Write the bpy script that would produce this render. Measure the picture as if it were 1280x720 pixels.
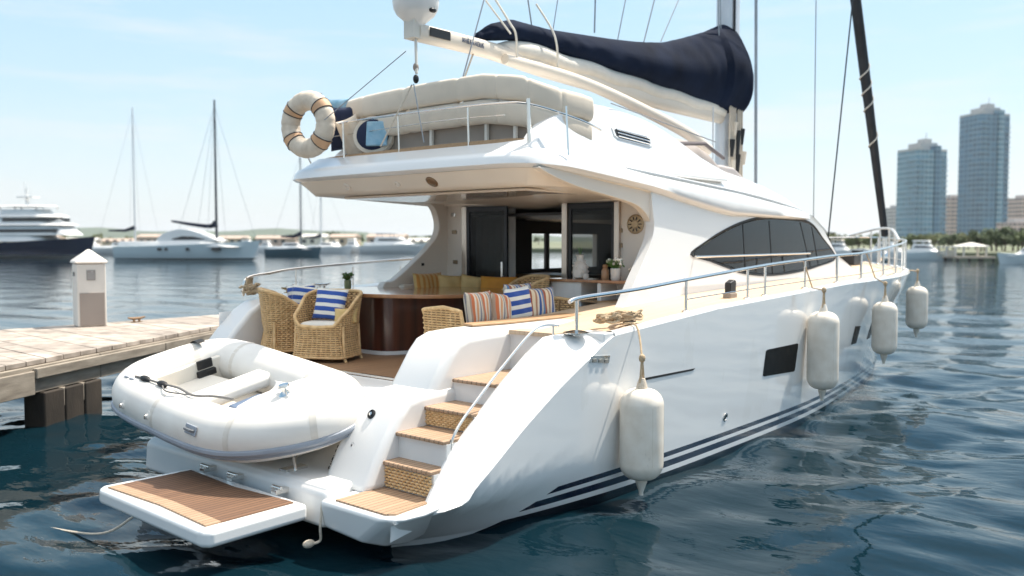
import bpy, bmesh, math, random
import numpy as np
from mathutils import Vector, Matrix, Euler

random.seed(7); rng = np.random.default_rng(7)
S = bpy.context.scene
for o in list(bpy.data.objects):
    bpy.data.objects.remove(o, do_unlink=True)
COL = S.collection
R = math.radians

# ------------------------------------------------------------------ camera, sky, sun, exposure
# metres; x runs from the yacht's transom to its bow, y to port, z up from the water
CAM = Vector((-4.55, -7.0, 2.6))
DEP = Vector((.763, .647, 0)).normalized()          # horizontal viewing direction
RGT = Vector((DEP.y, -DEP.x, 0))
cd = bpy.data.cameras.new('camera'); cam = bpy.data.objects.new('camera', cd); COL.objects.link(cam)
cam.location = CAM
pitch = math.atan(58 / 1108)
look = DEP * math.cos(pitch) - Vector((0, 0, 1)) * math.sin(pitch)
cam.rotation_euler = look.to_track_quat('-Z', 'Y').to_euler()
cd.sensor_width = 36; cd.lens = 36 * 1108 / 1280
cd.clip_start = .1; cd.clip_end = 30000
cd.dof.use_dof = True; cd.dof.focus_distance = 9.0; cd.dof.aperture_fstop = 1.0
S.camera = cam

SUN_AZ = (DEP * math.cos(R(56)) + RGT * math.sin(R(56))).normalized()
SUN_EL = R(61)
sd = Vector((SUN_AZ.x * math.cos(SUN_EL), SUN_AZ.y * math.cos(SUN_EL), math.sin(SUN_EL)))
sl = bpy.data.lights.new('sun', 'SUN'); sun = bpy.data.objects.new('sun', sl); COL.objects.link(sun)
sun.rotation_euler = (-sd).to_track_quat('-Z', 'Y').to_euler()
sl.energy = 3.5; sl.angle = R(.55); sl.color = (1, .93, .82)

W = bpy.data.worlds.new('World'); S.world = W; W.use_nodes = True
wn = W.node_tree.nodes; wl = W.node_tree.links; wn.clear()
wo = wn.new('ShaderNodeOutputWorld'); bg = wn.new('ShaderNodeBackground'); sky = wn.new('ShaderNodeTexSky')
sky.sky_type = 'NISHITA'; sky.sun_disc = False; sky.sun_elevation = SUN_EL
sky.sun_rotation = math.atan2(SUN_AZ.x, SUN_AZ.y)
sky.altitude = 0; sky.air_density = 1.0; sky.dust_density = 1.6; sky.ozone_density = 2.2
bg.inputs['Strength'].default_value = .15
# summer haze: pale blue low down, cirrus wisps; unseen overhead sky whitened as added fill for shaded whites
tc = wn.new('ShaderNodeTexCoord'); sx = wn.new('ShaderNodeSeparateXYZ'); wl.new(tc.outputs['Generated'], sx.inputs[0])
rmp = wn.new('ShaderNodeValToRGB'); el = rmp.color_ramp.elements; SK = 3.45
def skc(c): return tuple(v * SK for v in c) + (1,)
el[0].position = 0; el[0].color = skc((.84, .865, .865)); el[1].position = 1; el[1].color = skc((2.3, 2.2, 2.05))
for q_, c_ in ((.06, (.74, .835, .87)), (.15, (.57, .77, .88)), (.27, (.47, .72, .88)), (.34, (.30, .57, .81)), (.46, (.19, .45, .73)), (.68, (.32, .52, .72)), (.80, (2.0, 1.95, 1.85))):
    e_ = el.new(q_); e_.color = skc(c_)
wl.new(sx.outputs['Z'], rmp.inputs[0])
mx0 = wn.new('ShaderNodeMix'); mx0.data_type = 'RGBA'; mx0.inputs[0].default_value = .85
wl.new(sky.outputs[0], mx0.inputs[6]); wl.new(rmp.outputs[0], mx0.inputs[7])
mp = wn.new('ShaderNodeMapping'); mp.inputs['Scale'].default_value = (1.3, 1.3, 11); mp.inputs['Location'].default_value = (.35, .1, .2)
nz = wn.new('ShaderNodeTexNoise'); nz.inputs['Scale'].default_value = 2.4; nz.inputs['Detail'].default_value = 7; nz.inputs['Roughness'].default_value = .6
rp = wn.new('ShaderNodeMapRange'); rp.inputs[1].default_value = .50; rp.inputs[2].default_value = .80; rp.inputs[3].default_value = 0; rp.inputs[4].default_value = .75
mx = wn.new('ShaderNodeMix'); mx.data_type = 'RGBA'; mx.inputs[7].default_value = skc((.88, .90, .90))
wl.new(tc.outputs['Generated'], mp.inputs['Vector']); wl.new(mp.outputs[0], nz.inputs['Vector']); wl.new(nz.outputs['Fac'], rp.inputs[0])
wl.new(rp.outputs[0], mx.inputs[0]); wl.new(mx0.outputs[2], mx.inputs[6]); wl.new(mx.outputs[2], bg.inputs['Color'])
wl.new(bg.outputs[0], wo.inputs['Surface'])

S.view_settings.view_transform = 'Standard'; S.view_settings.look = 'None'; S.view_settings.gamma = 1
S.view_settings.exposure = 1.05
S.render.engine = 'CYCLES'; S.cycles.use_denoising = True
S.cycles.max_bounces = 10; S.cycles.diffuse_bounces = 5; S.cycles.glossy_bounces = 5; S.cycles.transparent_max_bounces = 12
S.cycles.sample_clamp_indirect = 6; S.cycles.caustics_reflective = True; S.cycles.caustics_refractive = False

HAZE = .00012        # density of the harbour air
# ------------------------------------------------------------------ materials
def hx(c): return tuple(c) + (1,) if len(c) == 3 else c
def new_mat(name):
    m = bpy.data.materials.new(name); m.use_nodes = True
    n = m.node_tree.nodes; l = m.node_tree.links
    return m, n, l, n['Principled BSDF']
def mat(name, c, rough=.5, metal=0, var=.08, vs=3.0, bump=0, bs=30, coat=0, spec=.5, sheen=0, c2=None, stretch=None, trans=0, ior=1.45):
    """plain surface with a little wear: colour varied by noise, optional fine bump"""
    m, n, l, p = new_mat(name)
    p.inputs['Roughness'].default_value = rough; p.inputs['Metallic'].default_value = metal
    p.inputs['Specular IOR Level'].default_value = spec; p.inputs['Coat Weight'].default_value = coat
    p.inputs['Coat Roughness'].default_value = .06; p.inputs['Sheen Weight'].default_value = sheen
    p.inputs['Transmission Weight'].default_value = trans; p.inputs['IOR'].default_value = ior
    t = n.new('ShaderNodeTexCoord'); q = n.new('ShaderNodeTexNoise'); q.inputs['Scale'].default_value = vs; q.inputs['Detail'].default_value = 5
    src = t.outputs['Object']
    if stretch:
        mpp = n.new('ShaderNodeMapping'); mpp.inputs['Scale'].default_value = stretch; l.new(src, mpp.inputs[0]); src = mpp.outputs[0]
    l.new(src, q.inputs['Vector'])
    mi = n.new('ShaderNodeMix'); mi.data_type = 'RGBA'
    d = c2 or tuple(max(0, v * (1 - var * 2)) for v in c)
    mi.inputs[6].default_value = hx(c); mi.inputs[7].default_value = hx(d)
    r = n.new('ShaderNodeMapRange'); r.inputs[1].default_value = .35; r.inputs[2].default_value = .75
    l.new(q.outputs['Fac'], r.inputs[0]); l.new(r.outputs[0], mi.inputs[0]); l.new(mi.outputs[2], p.inputs['Base Color'])
    if bump:
        b = n.new('ShaderNodeBump'); b.inputs['Strength'].default_value = bump; b.inputs['Distance'].default_value = .01
        q2 = n.new('ShaderNodeTexNoise'); q2.inputs['Scale'].default_value = bs; q2.inputs['Detail'].default_value = 4
        l.new(src, q2.inputs['Vector']); l.new(q2.outputs['Fac'], b.inputs['Height']); l.new(b.outputs[0], p.inputs['Normal'])
    return m
def math_node(n, l, op, a, b=None, c=None):
    q = n.new('ShaderNodeMath'); q.operation = op
    for i, v in enumerate((a, b, c)):
        if v is None: continue
        if isinstance(v, (int, float)): q.inputs[i].default_value = v
        else: l.new(v, q.inputs[i])
    return q.outputs[0]
def teak(name, c, c2, pitch, axis='Y', seam=(.03, .022, .018), seam_w=.10, rough=.6):
    """planked deck: dark caulking every `pitch` metres across `axis`, grain along the other way"""
    m, n, l, p = new_mat(name); p.inputs['Roughness'].default_value = rough
    t = n.new('ShaderNodeTexCoord'); s = n.new('ShaderNodeSeparateXYZ'); l.new(t.outputs['Object'], s.inputs[0])
    k = math_node(n, l, 'DIVIDE', s.outputs[axis], pitch)
    fr = math_node(n, l, 'FRACT', k); fl = math_node(n, l, 'FLOOR', k)
    w = n.new('ShaderNodeTexWhiteNoise'); w.noise_dimensions = '1D'; l.new(fl, w.inputs['W'])
    mp_ = n.new('ShaderNodeMapping'); l.new(t.outputs['Object'], mp_.inputs[0])
    mp_.inputs['Scale'].default_value = (3, 60, 60) if axis == 'Y' else (60, 3, 60)
    q = n.new('ShaderNodeTexNoise'); q.inputs['Scale'].default_value = 1; q.inputs['Detail'].default_value = 5; l.new(mp_.outputs[0], q.inputs['Vector'])
    f = math_node(n, l, 'MULTIPLY_ADD', w.outputs['Value'], .45, math_node(n, l, 'MULTIPLY', q.outputs['Fac'], .7))
    mi = n.new('ShaderNodeMix'); mi.data_type = 'RGBA'; mi.inputs[6].default_value = hx(c); mi.inputs[7].default_value = hx(c2); l.new(f, mi.inputs[0])
    mk = math_node(n, l, 'LESS_THAN', fr, seam_w)
    m2 = n.new('ShaderNodeMix'); m2.data_type = 'RGBA'; l.new(mk, m2.inputs[0]); l.new(mi.outputs[2], m2.inputs[6]); m2.inputs[7].default_value = hx(seam)
    l.new(m2.outputs[2], p.inputs['Base Color'])
    b = n.new('ShaderNodeBump'); b.inputs['Strength'].default_value = .5; b.inputs['Distance'].default_value = .004
    l.new(math_node(n, l, 'SUBTRACT', q.outputs['Fac'], math_node(n, l, 'MULTIPLY', mk, 1.5)), b.inputs['Height']); l.new(b.outputs[0], p.inputs['Normal'])
    return m
def striped(name, cols, axis='Z', period=.12, rough=.9):
    """woven stripes: cols = [(start 0..1, colour)...] repeated every period"""
    m, n, l, p = new_mat(name); p.inputs['Roughness'].default_value = rough; p.inputs['Sheen Weight'].default_value = .2
    t = n.new('ShaderNodeTexCoord'); s = n.new('ShaderNodeSeparateXYZ'); l.new(t.outputs['Object'], s.inputs[0])
    fr = math_node(n, l, 'FRACT', math_node(n, l, 'ADD', math_node(n, l, 'DIVIDE', s.outputs[axis], period), 10.0))
    r = n.new('ShaderNodeValToRGB'); r.color_ramp.interpolation = 'CONSTANT'
    e = r.color_ramp.elements; e[0].position = cols[0][0]; e[0].color = hx(cols[0][1])
    e[1].position = cols[1][0]; e[1].color = hx(cols[1][1])
    for q, c in cols[2:]:
        z = e.new(q); z.color = hx(c)
    l.new(fr, r.inputs[0]); l.new(r.outputs[0], p.inputs['Base Color'])
    q = n.new('ShaderNodeTexNoise'); q.inputs['Scale'].default_value = 260; b = n.new('ShaderNodeBump'); b.inputs['Strength'].default_value = .35; b.inputs['Distance'].default_value = .003
    l.new(t.outputs['Object'], q.inputs['Vector']); l.new(q.outputs['Fac'], b.inputs['Height']); l.new(b.outputs[0], p.inputs['Normal'])
    return m

GEL = mat('white_gelcoat', (.82, .815, .80), .22, var=.02, vs=.9, coat=.5)
GEL2 = mat('white_gelcoat_moulding', (.80, .785, .76), .3, var=.025, vs=1.4, coat=.3)
CREAM = mat('cream_headliner', (.82, .735, .63), .42, var=.03, vs=1.2, coat=.15)
CREAMW = mat('cream_wall_panel', (.79, .72, .64), .4, var=.03, vs=1.1)
TEAK = teak('teak_deck', (.40, .235, .125), (.25, .135, .068), .062, seam_w=.16)
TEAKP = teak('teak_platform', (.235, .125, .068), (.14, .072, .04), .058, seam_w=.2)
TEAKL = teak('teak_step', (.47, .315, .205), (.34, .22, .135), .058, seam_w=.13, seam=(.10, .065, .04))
TEAKE = mat('teak_trim', (.48, .30, .165), .5, c2=(.35, .205, .10), vs=6, stretch=(1, 8, 8))
TEAKS = teak('side_deck_teak', (.66, .50, .35), (.56, .41, .27), .06, seam=(.36, .25, .16), seam_w=.06)
MAHOG = mat('dark_mahogany', (.12, .034, .018), .28, c2=(.022, .009, .007), vs=1.0, stretch=(9, 9, .35), coat=.4)
WALNUT = mat('table_top_wood', (.42, .20, .085), .16, c2=(.27, .115, .05), vs=1, stretch=(2, 9, 5), coat=.6)
STEEL = mat('stainless_steel', (.78, .76, .73), .2, 1, var=.05)
WIRE = mat('rigging_steel', (.36, .37, .39), .4, .8, var=.1)
DARKM = mat('dark_anodised', (.035, .035, .037), .35, .5, var=.1)
BLACK = mat('black_rubber', (.015, .015, .016), .55, var=.1)
PORTG = mat('black_port_glass', (.004, .005, .006), .25, spec=.08)
GLASS = mat('tinted_glass', (.010, .016, .021), .03, var=.1, spec=.85, bump=.12, bs=.9)
GLASS_ = mat('tinted_glass', (.008, .011, .013), .03, var=.1, spec=.8)
CLEAR = mat('door_glass', (.55, .6, .6), .01, var=.02, trans=1, ior=1.1)
CUSH = mat('cream_upholstery', (.70, .61, .50), .75, var=.04, vs=5, bump=.25, bs=90, sheen=.2)
CUSH2 = mat('white_upholstery', (.76, .71, .63), .8, var=.04, vs=5, bump=.2, bs=120)
TAUPE = mat('taupe_panel', (.33, .27, .22), .6, var=.06)
NAVY = mat('navy_canvas', (.008, .015, .036), .85, var=.25, vs=2, bump=.4, bs=24, spec=.12)
NAVYC = mat('navy_cushion', (.012, .022, .06), .85, var=.1, bump=.2, bs=120)
LBLUE = mat('pale_blue_fabric', (.22, .42, .56), .8, var=.25, vs=9, c2=(.42, .60, .70), bump=.3, bs=30)
WICK = mat('golden_wicker', (.78, .53, .27), .55, c2=(.56, .34, .15), vs=16, spec=.35)
WICKD = mat('wicker_core', (.30, .175, .08), .8, c2=(.12, .06, .025), vs=20)
def scuffed(m, scale, thr, amt, col=(.45, .40, .35), stretch=(1, 1, .5)):
    # mixes small dark rub marks over a material's colour
    n = m.node_tree.nodes; l = m.node_tree.links; p = n['Principled BSDF']; src = p.inputs['Base Color'].links[0].from_socket
    t = n.new('ShaderNodeTexCoord'); mp_ = n.new('ShaderNodeMapping'); mp_.inputs['Scale'].default_value = stretch; q = n.new('ShaderNodeTexNoise'); q.inputs['Scale'].default_value = scale; q.inputs['Detail'].default_value = 8; q.inputs['Roughness'].default_value = .7
    l.new(t.outputs['Object'], mp_.inputs[0]); l.new(mp_.outputs[0], q.inputs['Vector']); r = n.new('ShaderNodeMapRange'); r.inputs[1].default_value = thr; r.inputs[2].default_value = thr + .08; r.inputs[4].default_value = amt
    mi = n.new('ShaderNodeMix'); mi.data_type = 'RGBA'; l.new(q.outputs['Fac'], r.inputs[0]); l.new(r.outputs[0], mi.inputs[0]); l.new(src, mi.inputs[6]); mi.inputs[7].default_value = hx(col); l.new(mi.outputs[2], p.inputs['Base Color']); return m
VINYL = mat('fender_vinyl', (.80, .735, .645), .42, c2=(.69, .61, .51), vs=6, bump=.06, bs=14)
scuffed(VINYL, 11, .63, .55)
DING = mat('dinghy_fabric', (.80, .77, .72), .45, c2=(.71, .665, .61), vs=2.2, bump=.05, bs=9)
scuffed(DING, 6, .64, .35, (.5, .46, .42))
DINGL = mat('dinghy_hull', (.78, .72, .63), .35, var=.04, vs=2)
GREYS = mat('grey_rubbing_strake', (.30, .33, .38), .5, var=.08)
ROPE = mat('sand_rope', (.58, .44, .29), .9, c2=(.38, .27, .16), vs=60, bump=.8, bs=120)
ROPEW = mat('pale_rope', (.66, .58, .48), .9, c2=(.5, .42, .33), vs=60, bump=.6, bs=120)
MASTM = mat('mast_alloy', (.66, .67, .69), .35, .35, var=.06)
BOOMM = mat('boom_paint', (.76, .68, .58), .4, var=.04, vs=1.5)
YELL = mat('mustard_fabric', (.62, .27, .035), .85, c2=(.5, .2, .03), vs=4, bump=.25, bs=110)
YELL2 = mat('pale_straw_fabric', (.70, .50, .22), .85, c2=(.6, .4, .16), vs=5, bump=.25, bs=110)
LEAF = mat('leaf_green', (.10, .20, .04), .5, c2=(.05, .115, .02), vs=25)
CERAM = mat('white_ceramic', (.74, .68, .61), .35, var=.08, vs=14)
BOTT = mat('amber_jar', (.42, .23, .12), .25, var=.1)
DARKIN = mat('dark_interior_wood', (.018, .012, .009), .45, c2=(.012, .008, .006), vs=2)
CURT = mat('grey_curtain', (.62, .61, .59), .9, var=.1)
ORANGE = mat('orange_band', (.66, .40, .23), .6, var=.1)
CANVW = mat('ring_canvas', (.72, .63, .52), .8, c2=(.55, .465, .37), vs=7, bump=.4, bs=30)
BLUEW = striped('blue_white_stripe', [(0, (.028, .085, .34)), (.55, (.80, .76, .68))], 'Z', .105)
MULTI = striped('multi_stripe', [(0, (.62, .18, .07)), (.2, (.76, .66, .52)), (.34, (.68, .33, .16)), (.5, (.74, .65, .52)), (.62, (.27, .25, .27)), (.76, (.72, .62, .48)), (.88, (.42, .30, .22))], 'X', .17)
MULTI2 = striped('multi_stripe_cool', [(0, (.36, .10, .05)), (.16, (.72, .60, .42)), (.34, (.42, .22, .13)), (.46, (.70, .62, .50)), (.58, (.03, .09, .28)), (.74, (.60, .53, .45)), (.86, (.12, .22, .36))], 'X', .23)
AMBST = striped('amber_stripe', [(0, (.56, .24, .05)), (.5, (.64, .42, .16))], 'X', .09)

def hull_material():
    m, n, l, p = new_mat('hull_gelcoat')
    p.inputs['Roughness'].default_value = .16; p.inputs['Coat Weight'].default_value = 1; p.inputs['Coat Roughness'].default_value = .02; p.inputs['Coat IOR'].default_value = 1.75
    t = n.new('ShaderNodeTexCoord'); s = n.new('ShaderNodeSeparateXYZ'); l.new(t.outputs['Object'], s.inputs[0])
    x, z = s.outputs['X'], s.outputs['Z']
    r = n.new('ShaderNodeValToRGB'); r.color_ramp.interpolation = 'CONSTANT'; e = r.color_ramp.elements
    blk = (.008, .010, .016, 1); wh = (.80, .80, .79, 1); nv = (.012, .018, .04, 1)
    e[0].position = 0; e[0].color = blk; e[1].position = .075; e[1].color = wh
    for q, c in ((.132, nv), (.202, wh), (.245, nv), (.300, wh)): v = e.new(q); v.color = c
    l.new(z, r.inputs[0])
    mk = math_node(n, l, 'GREATER_THAN', x, math_node(n, l, 'MULTIPLY_ADD', z, 2.6, 1.22))
    mi = n.new('ShaderNodeMix'); mi.data_type = 'RGBA'; mi.inputs[6].default_value = wh; l.new(mk, mi.inputs[0]); l.new(r.outputs[0], mi.inputs[7])
    qb = n.new('ShaderNodeTexNoise'); qb.inputs['Scale'].default_value = 1.1; qb.inputs['Detail'].default_value = 2; bb = n.new('ShaderNodeBump'); bb.inputs['Strength'].default_value = .35; bb.inputs['Distance'].default_value = .03
    l.new(t.outputs['Object'], qb.inputs['Vector']); l.new(qb.outputs['Fac'], bb.inputs['Height']); l.new(bb.outputs[0], p.inputs['Coat Normal'])
    # faint water marks near the waterline
    q = n.new('ShaderNodeTexNoise'); q.inputs['Scale'].default_value = 2; q.inputs['Detail'].default_value = 6
    mp_ = n.new('ShaderNodeMapping'); mp_.inputs['Scale'].default_value = (1, 1, .35); l.new(t.outputs['Object'], mp_.inputs[0]); l.new(mp_.outputs[0], q.inputs['Vector'])
    m2 = n.new('ShaderNodeMix'); m2.data_type = 'RGBA'; m2.blend_type = 'MULTIPLY'; m2.inputs[7].default_value = (.88, .87, .84, 1)
    l.new(math_node(n, l, 'MULTIPLY', math_node(n, l, 'GREATER_THAN', q.outputs['Fac'], .62), .25), m2.inputs[0])
    l.new(mi.outputs[2], m2.inputs[6]); l.new(m2.outputs[2], p.inputs['Base Color'])
    return m
HULL = hull_material()

# ------------------------------------------------------------------ mesh helpers
def interp(x, pts): return float(np.interp(x, [p[0] for p in pts], [p[1] for p in pts]))
def spline(pts, n=8, closed=False):
    P = [Vector(p) for p in pts]; out = []
    N = len(P); rng_ = range(N if closed else N - 1)
    for i in rng_:
        if closed: a, b, c, d = P[i - 1], P[i], P[(i + 1) % N], P[(i + 2) % N]
        else: a, b, c, d = P[max(i - 1, 0)], P[i], P[i + 1], P[min(i + 2, N - 1)]
        for k in range(n):
            t = k / n
            out.append(.5 * ((2 * b) + (c - a) * t + (2 * a - 5 * b + 4 * c - d) * t * t + (3 * b - a - 3 * c + d) * t ** 3))
    if not closed: out.append(P[-1])
    return out
class MB:
    def __init__(s): s.v = []; s.f = []
    def add(s, v, f):
        b = len(s.v); s.v += [tuple(q) for q in v]; s.f += [tuple(i + b for i in q) for q in f]; return s
    def box(s, x0, x1, y0, y1, z0, z1, M=None):
        v = [Vector((x, y, z)) for x in (x0, x1) for y in (y0, y1) for z in (z0, z1)]
        if M: v = [M @ q for q in v]
        return s.add(v, [(0, 1, 3, 2), (4, 6, 7, 5), (0, 4, 5, 1), (2, 3, 7, 6), (0, 2, 6, 4), (1, 5, 7, 3)])
    def loft(s, rows, closed=False, cap0=False, cap1=False):
        n = len(rows[0]); v = [p for r in rows for p in r]; f = []
        for i in range(len(rows) - 1):
            for j in range(n if closed else n - 1):
                a = i * n + j; b = i * n + (j + 1) % n
                f.append((a, b, b + n, a + n))
        if cap0: f.append(tuple(range(n))[::-1])
        if cap1: f.append(tuple((len(rows) - 1) * n + j for j in range(n)))
        return s.add(v, f)
    def tube(s, pts, r, n=8, closed=False, cap=True, flat=1.0):
        P = [Vector(p) for p in pts]; N = len(P); rows = []
        T = []
        for i in range(N):
            a = P[i - 1] if (i or closed) else P[0]; b = P[(i + 1) % N] if (i < N - 1 or closed) else P[-1]
            t = (b - a); T.append(t.normalized() if t.length > 1e-9 else Vector((0, 0, 1)))
        u = T[0].orthogonal().normalized()
        for i in range(N):
            u = (u - T[i] * u.dot(T[i])); u = u.normalized() if u.length > 1e-6 else T[i].orthogonal().normalized()
            w = T[i].cross(u); rr = r[i] if hasattr(r, '__len__') else r
            rows.append([P[i] + u * math.cos(2 * math.pi * k / n) * rr + w * math.sin(2 * math.pi * k / n) * rr * flat for k in range(n)])
        if closed: rows.append(rows[0])
        return s.loft(rows, True, cap and not closed, cap and not closed)
    def lathe(s, prof, n=20, o=(0, 0, 0), M=None):
        rows = []
        for r, z in prof:
            row = [Vector((r * math.cos(2 * math.pi * k / n), r * math.sin(2 * math.pi * k / n), z)) for k in range(n)]
            if M: row = [M @ q for q in row]
            rows.append([q + Vector(o) for q in row])
        return s.loft(rows, True, prof[0][0] > 1e-4, prof[-1][0] > 1e-4)
    def prism(s, poly, plane, a, b):
        m = {'xz': lambda p, q: (p[0], q, p[1]), 'xy': lambda p, q: (p[0], p[1], q), 'yz': lambda p, q: (q, p[0], p[1])}[plane]
        n = len(poly)
        fa = a if callable(a) else (lambda p: a); fb = b if callable(b) else (lambda p: b)
        v = [m(p, fa(p)) for p in poly] + [m(p, fb(p)) for p in poly]
        return s.add(v, [tuple(range(n)), tuple(range(2 * n - 1, n - 1, -1))] + [(i, i + n, (i + 1) % n + n, (i + 1) % n) for i in range(n)])
    def ball(s, c, r, n=16, m=10, M=None):
        rr = (r, r, r) if not hasattr(r, '__len__') else r; rows = []
        for i in range(m + 1):
            th = math.pi * i / m - math.pi / 2
            row = [Vector((rr[0] * math.cos(th) * math.cos(2 * math.pi * k / n), rr[1] * math.cos(th) * math.sin(2 * math.pi * k / n), rr[2] * math.sin(th))) for k in range(n)]
            if M: row = [M @ q for q in row]
            rows.append([q + Vector(c) for q in row])
        return s.loft(rows, True)
ORI = {}
def org(o):
    t = Vector((0, 0, 0))
    while o is not None: t += ORI.get(o.name, Vector((0, 0, 0))); o = o.parent
    return t
def obj(name, mb, m, parent=None, bevel=0, seg=3, auto=38, sub=0, origin=None, weld=True):
    me = bpy.data.meshes.new(name); o = bpy.data.objects.new(name, me); COL.objects.link(o)
    if parent is not None: o.parent = parent
    if origin is not None: o.location = Vector(origin) - (org(parent) if parent else Vector((0, 0, 0))); ORI[o.name] = o.location.copy()
    off = org(o)
    me.from_pydata([Vector(p) - off for p in mb.v], [], mb.f); me.validate()
    bm = bmesh.new(); bm.from_mesh(me)
    if weld: bmesh.ops.remove_doubles(bm, verts=bm.verts, dist=1e-5)
    bmesh.ops.recalc_face_normals(bm, faces=bm.faces)
    for f in bm.faces: f.smooth = True
    if auto < 180:
        for e in bm.edges:
            if len(e.link_faces) != 2 or e.calc_face_angle(0) > R(auto): e.smooth = False
    bm.to_mesh(me); bm.free()
    me.materials.append(m)
    if bevel:
        b = o.modifiers.new('Bevel', 'BEVEL'); b.width = bevel; b.segments = seg; b.limit_method = 'ANGLE'; b.angle_limit = R(32); b.harden_normals = True
        for p in me.edges: p.use_edge_sharp = False
    if sub:
        q = o.modifiers.new('Subdivision', 'SUBSURF'); q.levels = sub; q.render_levels = sub
    return o
def tag(o, label, cat, group=None, kind=None):
    if label: o['label'] = label
    if cat: o['category'] = cat
    if group: o['group'] = group
    if kind: o['kind'] = kind
    return o
def thing(name, label, cat, loc=(0, 0, 0), group=None):
    o = bpy.data.objects.new(name, None); COL.objects.link(o); o.location = loc; ORI[o.name] = Vector(loc); o.empty_display_size = .3
    return tag(o, label, cat, group)
def copy_tree(o, parent=None):
    c = o.copy(); COL.objects.link(c)
    if parent is not None: c.parent = parent
    for ch in o.children: copy_tree(ch, c)
    return c
def split_boxes(name, boxes, m, parent, **k):
    for b in boxes:
        q = MB(); q.box(*b); obj(name, q, m, parent, **k)
def place(o, loc, rz=0, s=1.0):
    o.location = loc; o.rotation_euler = (0, 0, rz); o.scale = (s, s, s); return o
def at(px, d, z=0):                       # a point d metres out, along a bearing, for far things
    p = CAM + DEP * d + RGT * ((px - 640) / 1108 * d); return Vector((p.x, p.y, z))

# ------------------------------------------------------------------ water: one sheet to the horizon, real ripples near the yacht
def build_water():
    def axis(c, near, far):
        a = [0.0]; st = .11
        while a[-1] < far:
            a.append(a[-1] + st)
            if a[-1] > near: st *= 1.045
        a = np.array(a); return np.concatenate([c - a[::-1][:-1], c + a])
    X = axis(1.5, 11, 9000); Y = axis(-2.0, 11, 9000)
    gx, gy = np.meshgrid(X, Y, indexing='ij'); Z = np.zeros_like(gx)
    sp = np.maximum(np.gradient(X)[:, None], np.gradient(Y)[None, :])
    r = np.random.default_rng(3)
    for lam, amp, k in ((4.5, .022, 7), (2.2, .015, 9), (1.15, .010, 12), (.60, .0056, 14)):
        for i in range(k):
            th = R(35) + r.normal(0, .55); L = lam * r.uniform(.75, 1.35); ph = r.uniform(0, 6.28)
            w = np.clip(L / (sp * 3.2) - .6, 0, 1)
            # slow drift of the phase keeps the crests from being endless straight lines
            q = .9 * np.sin(gx * .23 / L + i) + .9 * np.sin(gy * .27 / L + 2 * i)
            Z += w * amp / math.sqrt(k) * 1.5 * np.sin(2 * math.pi / L * (gx * math.cos(th) + gy * math.sin(th)) + ph + q)
    nx, ny = gx.shape
    co = np.stack([gx, gy, Z], -1).reshape(-1, 3)
    idx = np.arange(nx * ny).reshape(nx, ny)
    F = np.stack([idx[:-1, :-1], idx[1:, :-1], idx[1:, 1:], idx[:-1, 1:]], -1).reshape(-1, 4)
    me = bpy.data.meshes.new('water'); me.vertices.add(len(co)); me.vertices.foreach_set('co', co.ravel())
    me.loops.add(F.size); me.loops.foreach_set('vertex_index', F.ravel()); me.polygons.add(len(F))
    me.polygons.foreach_set('loop_start', np.arange(0, F.size, 4)); me.polygons.foreach_set('use_smooth', np.ones(len(F), bool))
    me.update(); me.validate()
    o = bpy.data.objects.new('water', me); COL.objects.link(o); o['kind'] = 'structure'
    m, n, l, p = new_mat('harbour_water')
    p.inputs['Base Color'].default_value = (.0028, .0145, .022, 1); p.inputs['Roughness'].default_value = .02; p.inputs['IOR'].default_value = 1.27
    p.inputs['Specular IOR Level'].default_value = .5
    t = n.new('ShaderNodeTexCoord'); hs = None
    for sc, st, rot in ((.45, .075, .2), (1.3, .024, .6), (3.4, .010, .9), (9.0, .004, .3)):
        mp_ = n.new('ShaderNodeMapping'); mp_.inputs['Rotation'].default_value = (0, 0, -R(35) + rot - .6); mp_.inputs['Scale'].default_value = (sc, sc * .42, 1)
        q = n.new('ShaderNodeTexNoise'); q.inputs['Scale'].default_value = 1; q.inputs['Detail'].default_value = 3
        l.new(t.outputs['Object'], mp_.inputs[0]); l.new(mp_.outputs[0], q.inputs['Vector'])
        h = math_node(n, l, 'MULTIPLY', q.outputs['Fac'], st); hs = h if hs is None else math_node(n, l, 'ADD', hs, h)
    b = n.new('ShaderNodeBump'); b.inputs['Strength'].default_value = 1; b.inputs['Distance'].default_value = 1.0
    l.new(hs, b.inputs['Height']); l.new(b.outputs[0], p.inputs['Normal'])
    me.materials.append(m)
build_water()

# ------------------------------------------------------------------ the yacht
YC = .9                                            # its centreline
Y = thing('sailing_yacht', 'large white motor sailing yacht with navy sail cover and teak stern steps', 'yacht', (0, 0, 0))
ZS = [(0, 1.55), (2.8, 1.66), (5, 1.80), (7.5, 1.88), (9.4, 1.94), (15, 1.97), (19.2, 2.02)]
YS = [(0, -1.98), (.6, -2.06), (2, -2.09), (9, -2.09), (11, -2.04), (13, -1.83), (15, -1.36), (16.5, -.78), (18, .03), (19.2, .9)]
YW = [(.3, -1.25), (.65, -1.42), (1.23, -1.70), (2.16, -1.91), (3.3, -2.05), (5, -2.09), (7.7, -2.03), (10, -1.76), (12.7, -1.3), (14.1, -.94), (16, -.2), (17.6, .9)]
XS_W = [(0, .5), (.65, .80), (1.5, 1.55), (2.5, 2.5), (9, 9), (19.2, 17.6)]
SLO = [(.03, .36), (.6, .46), (.74, .57), (1.36, .93), (1.94, 1.25), (2.65, 1.60), (2.82, 1.663)]       # outer edge of the raked stern
SLI = [(.03, .40), (.47, .42), (.56, .55), (.8, .84), (1.1, 1.07), (1.42, 1.32), (1.87, 1.61), (2.05, 1.70), (2.82, 1.70)]
def ztop(x): return min(interp(x, ZS), interp(x, SLO)) if x < 2.82 else interp(x, ZS)
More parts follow.
